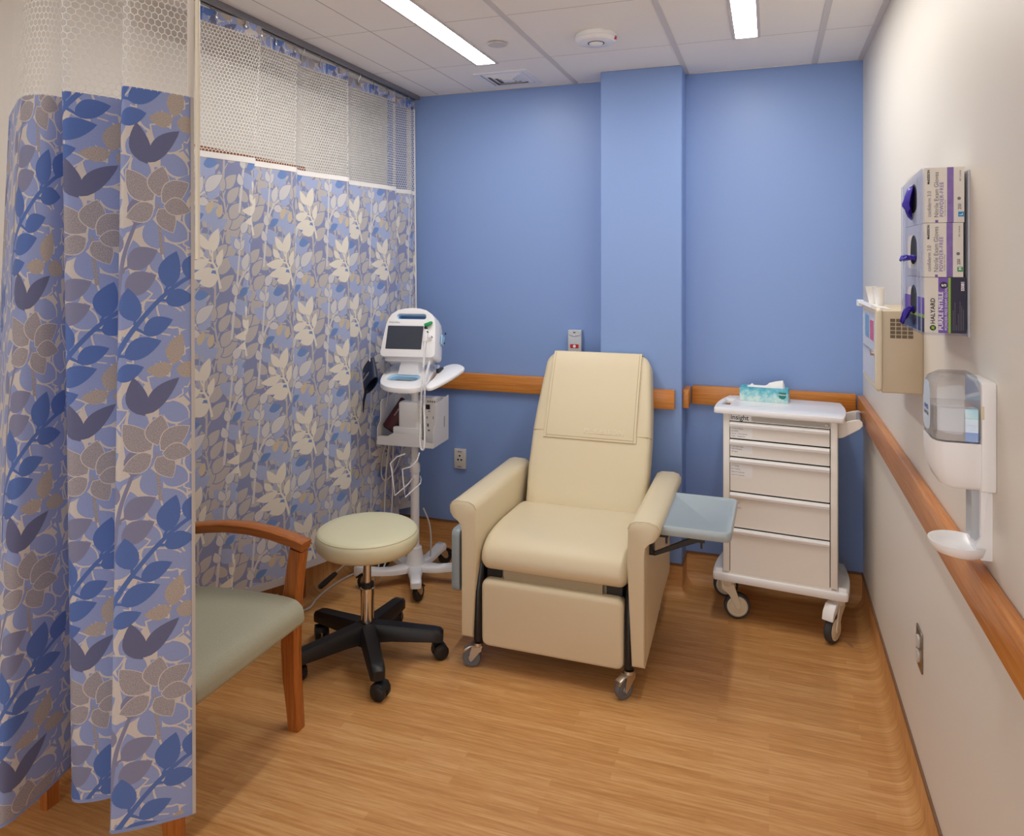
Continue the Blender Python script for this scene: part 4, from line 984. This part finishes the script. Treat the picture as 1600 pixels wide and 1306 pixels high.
b = B(); q = c0 + ax * .93 - d * .036 + fr * .014; b.prism(rpoly(-.006, .006, -.008, .008, 0), lambda u, v, w: q + d * u + ax.normalized() * v + fr * w, 0, .001); b.build('size_mark', 'ink_white', nc, 0)
mc = thing('pressure_cuff', sp(-.15, 0, .703), 'dark maroon blood pressure cuff lying rolled in the stand basket', 'blood pressure cuff')
a0, a1 = sp(-.140, -.012, .768), sp(-.065, .05, .905); ax = (a1 - a0); e1 = ax.cross(V(0, 1, 0)).normalized(); e2 = ax.normalized().cross(e1)
b = B(); b.loft([oval(a0 + ax * t_, e1, e2, .040 * k, .026 * k) for t_, k in ((0, .9), (.03, 1), (.5, 1), (.97, .98), (1, .85))]); b.build('cuff_roll', 'maroon_cloth', mc, 50)
b = B(); b.loft([oval(a0 - ax * .03, e1, e2, .030, .018), oval(a0 + ax * .005, e1, e2, .036, .022)]); b.build('hook_pad', 'dark', mc); 
fr = -e2 if e2.y > 0 else e2
text('WelchAllyn', .010, a0 + ax * .42 + fr * .0265 - e1 * .006 * (1 if e1.x > 0 else -1), ax, fr.cross(ax), 'ink_white', mc)
text('b A', .016, a0 + ax * .25 + fr * .0262 + e1 * .016 * (1 if e1.x > 0 else -1), ax, fr.cross(ax), 'ink_white', mc) if False else None
ct = thing('white_carton', sp(.085, .06, .703), 'small white printed carton standing in the right side of the stand basket', 'carton')
b = B(SM); b.box(.052, .118, .0, .06, .703, .936, .001, 1); b.build('box', 'paper', ct, 0)
b = B(SM); b.box(.060, .082, -.0008, .0, .878, .902); b.build('dark_print', 'ink', ct, 0)
b = B(SM)
for x, z, w, h in ((.072, .866, .012, .004), (.064, .83, .005, .012), (.066, .79, .010, .016), (.07, .768, .012, .008), (.098, .83, .004, .014)): b.box(x, x + w, -.0008, .0, z, z + h)
for k in range(4): b.box(.068 + k * .012, .075 + k * .012, -.0008, .0, .913, .922)
b.build('grey_print', 'ink_grey', ct, 0)

# ------------------------------------------------------------------ fittings on the walls
t = thing('wall_outlet', (-1.65, YB, .51), 'white hospital power outlet on the blue wall behind the monitor stand', 'outlet')
b = B(); b.box(-1.686, -1.614, YB - .014, YB, .455, .566, .003, 2); b.build('plate', 'socket', t)
b = B()
for x, z in ((-1.651, .527), (-1.661, .505), (-1.641, .505)): b.prism([(x - .006, z + .005), (x + .006, z + .005), (x + .005, z - .001), (x, z - .006), (x - .005, z - .001)], XZ, YB - .0146, YB - .0138)
b.build('socket_hole', 'dark', t, 0)
b = B(); b.box(-1.664, -1.638, YB - .0145, YB - .0138, .548, .553); b.box(-1.664, -1.640, YB - .0145, YB - .0138, .464, .469); b.build('faint_print', 'ink_grey', t, 0)
t = thing('wall_outlet', (XR, 2.419, .485), 'steel plate outlet with two white sockets low on the right wall', 'outlet')
b = B(); b.box(XR - .005, XR, 2.380, 2.460, .430, .545, .002, 1); b.build('plate', 'steel', t)
for z in (.508, .466): b = B(); b.prism(smooth2([(2.405, z - .012), (2.405, z + .012), (2.42, z + .017), (2.435, z + .012), (2.435, z - .012), (2.42, z - .017)], 4), YZ, XR - .010, XR - .004); b.build('socket', 'socket', t)
t = thing('wall_dispenser', (-.976, YB, 1.2), 'small light grey wall unit with red label above the recliner backrest', 'wall unit')
b = B(); b.box(-1.013, -.939, YB - .035, YB, 1.07, 1.262, .004, 2); b.prism(smooth2([(-1.008, 1.238), (-1.0, 1.256), (-.952, 1.256), (-.944, 1.238), (-.976, 1.230)], 4), XZ, YB - .038, YB - .03); b.build('housing', 'call_grey', t)
b = B(); b.prism(rpoly(-1.0, -.954, 1.165, 1.186, .003), XZ, YB - .0358, YB - .0345); rl = b.build('label', 'red', t, 0, 'red label')
b = B(); b.lathe([(.008, -.0364), (.008, -.0355)], (-.977, YB, 1.1755), 16, 'Y'); b.build('emblem', 'ink_white', rl)
b = B(); b.box(-.983, -.971, YB - .0388, YB - .036, 1.247, 1.252); b.build('button', 'ink', t); b = B(); b.lathe([(.001, -.040), (.003, -.0385), (.003, -.034)], (-.977, YB, 1.232), 10, 'Y'); b.build('indicator', 'ink_white', t)

# clear acrylic glove box holder and the three glove boxes
GY0, GY1, GX = 1.862, 2.118, .331
gh = thing('glove_box_holder', (XR, 1.99, 1.465), 'clear acrylic holder for three glove boxes on the right wall', 'glove holder')
b = B(); b.box(GX - .004, XR - .003, GY0 - .003, GY1 + .004, 1.4575, 1.4605); b.box(GX - .004, XR - .003, GY1, GY1 + .004, 1.4605, 1.815)
b.prism([(GY0 - .003, 1.4605), (GY1, 1.4605), (GY1, 1.815), (GY0 - .003, 1.833)], YZ, GX - .0065, GX - .004, [rpoly(1.935, 2.055, z + .022, z + .102, .03, 5) for z in (1.4605, 1.585, 1.708)])
b.build('acrylic_shell', 'acrylic', gh, 0)
b = B(); b.box(XR - .004, XR, GY0 - .003, GY1 + .004, 1.455, 1.826, .001, 1); b.build('back_panel', 'edge_plastic', gh, 0)
b = B()
for y in (GY0 - .003, 1.905, 2.085, GY1 + .001): b.box(GX - .0072, GX - .0064, y, y + .003, 1.461, 1.815)
b.build('polished_edge', 'edge_plastic', gh, 0)
def glove_box(z0, z1, x1, label, kind, size, sz_col):
    t = thing('glove_box', (.37, 1.99, z0), label, 'glove box', 'glove boxes in the clear holder')
    y0, y1, x0 = GY0 + .003, GY1 - .006, GX
    b = B(); b.prism([(y0, z0), (y1, z0), (y1, z1), (y0, z1)], YZ, x0 + .0004, x1, [])
    ctn = b.build('carton', 'carton', t, 0)
    yf = y0 - .0005; rd, ud = (0, 0, 1), (-1, 0, 0); L = z1 - z0
    def bar(u0, u1, v0, v1, m, nm, face='side', e=.0004):   # u: 0..1 across from the room side, v: 0..1 up
        b = B()
        if face == 'side': b.box(x0 + u0 * (x1 - x0), x0 + u1 * (x1 - x0), y0 - e, y0, z0 + v0 * L, z0 + v1 * L)
        else: b.box(x0 - e, x0 + .0004, y0 + u0 * (y1 - y0), y0 + u1 * (y1 - y0), z0 + v0 * L, z0 + v1 * L)
        return b.build(nm, m, t, 0)
    def tx(s_, size, u, v, m, al='LEFT', bold=0, sq=1): text(s_, size, (x0 + u * (x1 - x0), yf - .0004, z0 + v * L), rd, ud, m, t, al, bold, squeeze=sq)
    if kind == 'a':
        bar(.575, .735, 0, 1, 'purple_band', 'printed_band'); bar(.28, .35, 0, .045, 'purple_print', 'printed_tab'); bar(.85, .99, .10, .19, sz_col, 'size_square')
        tx('McKESSON', .0066, .11, .70, 'ink', bold=.0002); tx('confiderm 3.0', .0105, .13, .10, 'ink_grey'); tx('Nitrile Exam Gloves', .0125, .31, .09, 'ink_grey'); tx('POWDER-FREE', .0110, .44, .10, 'purple_print', sq=1.1)
        tx('TEXTURED  NON-STERILE', .0032, .525, .11, 'ink_grey'); tx('250', .0085, .885, .23, 'ink_grey', bold=.0002); tx(size, .009, .92, .125, 'ink_white', bold=.0003); tx('REF 14-6N36', .0045, .90, .74, 'ink_grey')
        b = B(); b.lathe([(.0035, -.0006), (.0035, 0)], (x0 + .87 * (x1 - x0), y0, z0 + .43 * L), 16, 'Y'); b.build('round_mark', 'ink_grey', t)
    else:
        bar(.34, .58, 0, 1, 'purple_print', 'printed_band'); bar(.58, .635, 0, 1, 'lime', 'green_stripe'); bar(.635, 1, 0, 1, 'navy_print', 'dark_panel')
        b = B(); b.lathe([(.0078, -.0010), (.0078, 0)], (x0 + .47 * (x1 - x0), y0, z0 + .86 * L), 24, 'Y'); b.build('size_disc', 'navy_print', t)
        text(size, .0125, (x0 + .475 * (x1 - x0), yf - .0012, z0 + .86 * L), rd, ud, 'ink_white', t, 'CENTER', .0005)
        tx('HALYARD', .0125, .21, .16, 'ink', bold=.0002, sq=1.05); tx('PURPLE NITRILE', .0122, .405, .05, 'ink_white', bold=.0003, sq=1.0); tx('POWDER-FREE EXAM GLOVES', .0074, .525, .05, 'ink_white')
        tx('55081', .0085, .92, .76, 'ink_white', bold=.0004)
        for i, n_ in enumerate((30, 34, 10, 26, 32, 22, 28)): tx('-' * 0 + 'l' * n_, .0035, .70 + i * .035, .05, 'ink_grey', sq=.9) if False else None
        b = B()
        for i, n_ in enumerate((.36, .50, .10, .30, .52, .44, .38)): b.box(x0 + (.69 + i * .04) * (x1 - x0), x0 + (.70 + i * .04) * (x1 - x0), y0 - .0008, y0 - .0003, z0 + .05 * L, z0 + (.05 + n_) * L)
        b.build('small_print', 'ink_grey', t, 0)
        b = B(); b.lathe([(.0062, -.0006), (.0062, 0)], (x0 + .21 * (x1 - x0), y0, z0 + .09 * L), 22, 'Y'); lg = b.build('logo_disc', 'ink', t)
        b = B(); b.prism([(x0 + .17 * (x1 - x0), z0 + .075 * L), (x0 + .24 * (x1 - x0), z0 + .06 * L), (x0 + .25 * (x1 - x0), z0 + .115 * L), (x0 + .18 * (x1 - x0), z0 + .12 * L)], XZ, y0 - .0011, y0 - .0004); b.build('logo_leaf', 'lime', lg, 0)
        bar(0, 1, .32, .63, 'purple_print', 'front_band', 'front'); bar(0, 1, .26, .32, 'lime', 'front_stripe', 'front'); bar(0, 1, .0, .26, 'navy_print', 'front_panel', 'front')
    zc = (z0 + z1) / 2 + (.004 if kind == 'a' else .008)
    b = B(); b.prism(smooth2([(1.95, zc - .01), (1.96, zc + .022), (1.99, zc + .034), (2.02, zc + .022), (2.03, zc - .01), (2.02, zc - .030), (1.99, zc - .036), (1.96, zc - .028)], 4), YZ, x0 - .0009, x0 - .0003); b.build('opening', 'dark', t, 0)
    return t
def glove(parent, rings):
    b = B(); random.seed(len(rings)); R = []
    for c, a1, a2 in rings:
        R.append([V(c[0] + a2 * math.cos(2 * PI * k / 14) * (1 + .25 * math.sin(3 * k)), c[1] + a1 * math.sin(2 * PI * k / 14) * (1 + .2 * math.cos(5 * k)), c[2] + .006 * math.sin(4 * k + c[2] * 90)) for k in range(14)])
    b.loft(R); b.build('glove', 'glove', parent, 80)
g1 = glove_box(1.7105, 1.834, .410, 'white and purple glove box marked L, top of the clear holder', 'a', 'L', 'sky_label')
glove(g1, [((.3295, 1.99, 1.800), .012, .002), ((.3245, 1.99, 1.796), .024, .006), ((.321, 2.0, 1.782), .030, .007), ((.319, 2.01, 1.765), .034, .009), ((.321, 2.0, 1.748), .026, .006), ((.324, 2.005, 1.738), .014, .004), ((.327, 2.0, 1.728), .003, .002)])
g2 = glove_box(1.588, 1.7095, .408, 'white and purple glove box marked M, middle of the clear holder', 'a', 'M', 'green')
glove(g2, [((.329, 1.965, 1.632), .008, .006), ((.323, 1.97, 1.634), .014, .013), ((.319, 1.99, 1.633), .020, .010), ((.317, 2.015, 1.632), .022, .012), ((.316, 2.03, 1.630), .014, .008), ((.316, 2.04, 1.628), .003, .003)])
g3 = glove_box(1.4625, 1.587, .4135, 'dark navy and purple glove box marked S, bottom of the clear holder', 'b', 'S', 'navy_print')
glove(g3, [((.329, 1.985, 1.508), .006, .003), ((.323, 1.99, 1.510), .014, .006), ((.318, 2.005, 1.503), .018, .006), ((.315, 2.02, 1.490), .016, .006), ((.313, 2.03, 1.476), .014, .005), ((.313, 2.035, 1.470), .004, .002)])

# sharps container cabinet
sc = thing('sharps_cabinet', (XR, 2.53, 1.24), 'beige locked sharps cabinet on the right wall with two white cups on top', 'sharps cabinet')
b = B(); b.prism(rpoly(2.376, 2.70, 1.239, 1.481, .006), YZ, .312, XR, r=.003, seg=2)
b.prism(smooth2([(2.378, 1.475), (2.40, 1.515), (2.46, 1.535), (2.56, 1.535), (2.64, 1.515), (2.69, 1.475)], 5), YZ, XR - .008, XR - .001)
cb = b.build('cabinet_body', 'beige_plastic', sc, 40)
b = B(); b.prism(rpoly(2.366, 2.70, 1.243, 1.486, .012), YZ, .297, .312, r=.005, seg=3); dp = b.build('door', 'ivory_plastic', sc, 45)
b = B()
for i in range(4):
    for j in range(5): b.box(.334 + i * .0155, .347 + i * .0155, 2.3753, 2.3765, 1.400 + j * .0118, 1.4095 + j * .0118)
b.build('vent_grille', mat('grille_shadow', '#6f6252', .8), cb, 0)
b = B(); b.prism(rpoly(2.40, 2.68, 1.262, 1.468, .01), YZ, .2955, .2975); pn = b.build('clear_window', mat('pale_window', '#cfd0d6', .25), dp, 0)
b = B(); b.box(.2948, .2956, 2.52, 2.62, 1.385, 1.455); b.build('blue_label', 'blue_label', dp, 0); b = B(); b.box(.2948, .2956, 2.42, 2.50, 1.385, 1.445); b.build('pink_label', 'pink', dp, 0)
b = B(); b.lathe([(.003, -.012), (.009, -.010), (.009, 0)], (.297, 2.415, 1.352), 18, 'X'); lk = b.build('lock', 'zinc', dp); b = B(); b.box(.2925, .2945, 2.44, 2.66, 1.352, 1.3545); b.build('key_bar', 'zinc', lk, 0)
b = B(); b.prism([(.285, 1.486), (.300, 1.478), (.34, 1.478), (.34, 1.484), (.302, 1.488), (.288, 1.497)], XZ, 2.40, 2.70); b.build('top_flap', 'white_plastic', sc, 30)
b = B(); b.prism(rpoly(2.70, 2.76, 1.474, 1.494, .003), YZ, .284, .300); tg = b.build('tag', 'white_plastic', sc, 0)
for i, (cxx, y, lean, lb) in enumerate(((.323, 2.65, -.008, 'white tapered cup on the sharps cabinet, the one nearer the blue wall'), (.329, 2.55, -.005, 'white tapered cup on the sharps cabinet, the one nearer the glove boxes'))):
    rings = [[V(cxx + lean * f + r * math.cos(2 * PI * k / 24), y + r * math.sin(2 * PI * k / 24), 1.4845 + f * .058) for k in range(24)] for f, r in ((0, .0115), (.5, .0145), (.97, .0175), (1, .0185), (1, .0165), (.5, .0125), (.06, .0095))]
    b = B(); b.loft(rings); tag(b.build('paper_cup', 'paper', None, 40), lb, 'cup', 'white cups on the sharps cabinet')

# hand sanitiser dispenser
sd = thing('sanitizer_dispenser', (XR, 1.72, 1.03), 'white wall dispenser with clear gel bottle and drip tray on the right wall', 'hand sanitiser')
b = B(); b.prism(rpoly(1.658, 1.785, 1.168, 1.384, .006), YZ, XR - .026, XR, r=.003, seg=2); b.box(XR - .020, XR, 1.69, 1.755, 1.05, 1.17, .002)
b.build('back_plate', 'white_plastic', sd, 40)
def oct_ring(x0, x1, y0, y1, z, c): return [V(x, y, z) for x, y in ((x1, y0), (x0 + c, y0), (x0 + c * .3, y0 + c * .3), (x0, y0 + c), (x0, y1 - c), (x0 + c * .3, y1 - c * .3), (x0 + c, y1), (x1, y1))]
b = B(); b.loft([oct_ring(.345, .394, 1.675, 1.77, 1.168, .012), oct_ring(.326, .394, 1.668, 1.777, 1.176, .016), oct_ring(.316, .394, 1.664, 1.781, 1.20, .02), oct_ring(.3115, .394, 1.662, 1.783, 1.235, .022), oct_ring(.311, .394, 1.662, 1.783, 1.262, .022)]); b.build('pump_cover', 'white_plastic', sd, 50)
b = B(); R1 = [oct_ring(.313, .392, 1.664, 1.781, 1.2635, .022), oct_ring(.311, .393, 1.662, 1.783, 1.275, .024), oct_ring(.311, .393, 1.662, 1.783, 1.365, .024), oct_ring(.317, .392, 1.667, 1.778, 1.384, .024), oct_ring(.332, .390, 1.680, 1.765, 1.394, .022)]
b.loft(R1); bt = b.build('gel_bottle', 'clear_plastic', sd, 35)
b = B(); b.loft([oct_ring(.3145, .390, 1.6655, 1.7795, 1.265, .021), oct_ring(.3135, .390, 1.6645, 1.7805, 1.278, .023), oct_ring(.3135, .390, 1.6645, 1.7805, 1.330, .023)]); b.build('gel', 'gel', bt, 35)
b = B(); b.prism(smooth2([(1.695, 1.282), (1.69, 1.33), (1.70, 1.372), (1.745, 1.372), (1.755, 1.33), (1.75, 1.282)], 4), YZ, .3098, .3106); lb = b.build('label', mat('pale_blue_label', '#c9d8ea', .4), bt, 0)
for i, s_ in enumerate(('HAND', 'SANITIZER')): text(s_, .013 if i == 0 else .009, (.3094, 1.722, 1.322 - i * .013), (0, -1, 0), (0, 0, 1), mat('blue_print', '#2f55b0', .5) if i == 0 else 'ink_grey', lb, 'CENTER', .0004)
b = B(); b.box(XR - .027, XR - .0255 + .004, 1.6570, 1.662, 1.312, 1.338); b.build('latch', 'ivory_plastic', sd, 0)
b = B(); b.box(XR - .034, XR - .0195, 1.70, 1.745, 1.062, 1.168, .002); b.build('sensor_panel', 'light_grey', sd)
ell = lambda cx, rx, ry, z: [V(cx + rx * math.cos(2 * PI * k / 40) * (1 if math.cos(2 * PI * k / 40) < 0 else .98), 1.722 + ry * math.sin(2 * PI * k / 40), z) for k in range(40)]
b = B(); b.loft([ell(.374, .030, .034, 1.022), ell(.368, .048, .052, 1.030), ell(.366, .0535, .058, 1.044), ell(.366, .0535, .058, 1.049), ell(.366, .050, .0545, 1.0485), ell(.368, .042, .046, 1.038), ell(.37, .02, .022, 1.034)])
b.prism([(.40, 1.025), (XR, 1.025), (XR, 1.16), (.412, 1.16), (.404, 1.075), (.39, 1.05)], XZ, 1.688, 1.757); b.build('drip_tray', 'white_plastic', sd, 50)

# ------------------------------------------------------------------ camera and world
cam = bpy.data.cameras.new('camera'); co = bpy.data.objects.new('camera', cam); C.objects.link(co)
co.location = (0, 0, 1.62); co.rotation_euler = (PI / 2, 0, math.radians(19.4))
cam.sensor_width = 36; cam.lens = 36 * 1140 / 1600; cam.shift_y = -(653 - 410.5) / 1600; cam.clip_start = .02
sc_ = bpy.context.scene; sc_.camera = co
w = bpy.data.worlds.new('world'); sc_.world = w; w.use_nodes = True
w.node_tree.nodes['Background'].inputs[0].default_value = (.95, .97, 1, 1); w.node_tree.nodes['Background'].inputs[1].default_value = 2.2
vs = sc_.view_settings; vs.view_transform = 'Standard'; vs.look = 'None'; vs.gamma = 1; vs.use_curve_mapping = False; vs.exposure = 0
sc_.display_settings.display_device = 'sRGB'
cy = sc_.cycles; cy.max_bounces = 10; cy.diffuse_bounces = 5; cy.glossy_bounces = 4; cy.transmission_bounces = 8; cy.transparent_max_bounces = 16
cy.caustics_reflective = False; cy.caustics_refractive = False; cy.sample_clamp_indirect = 4
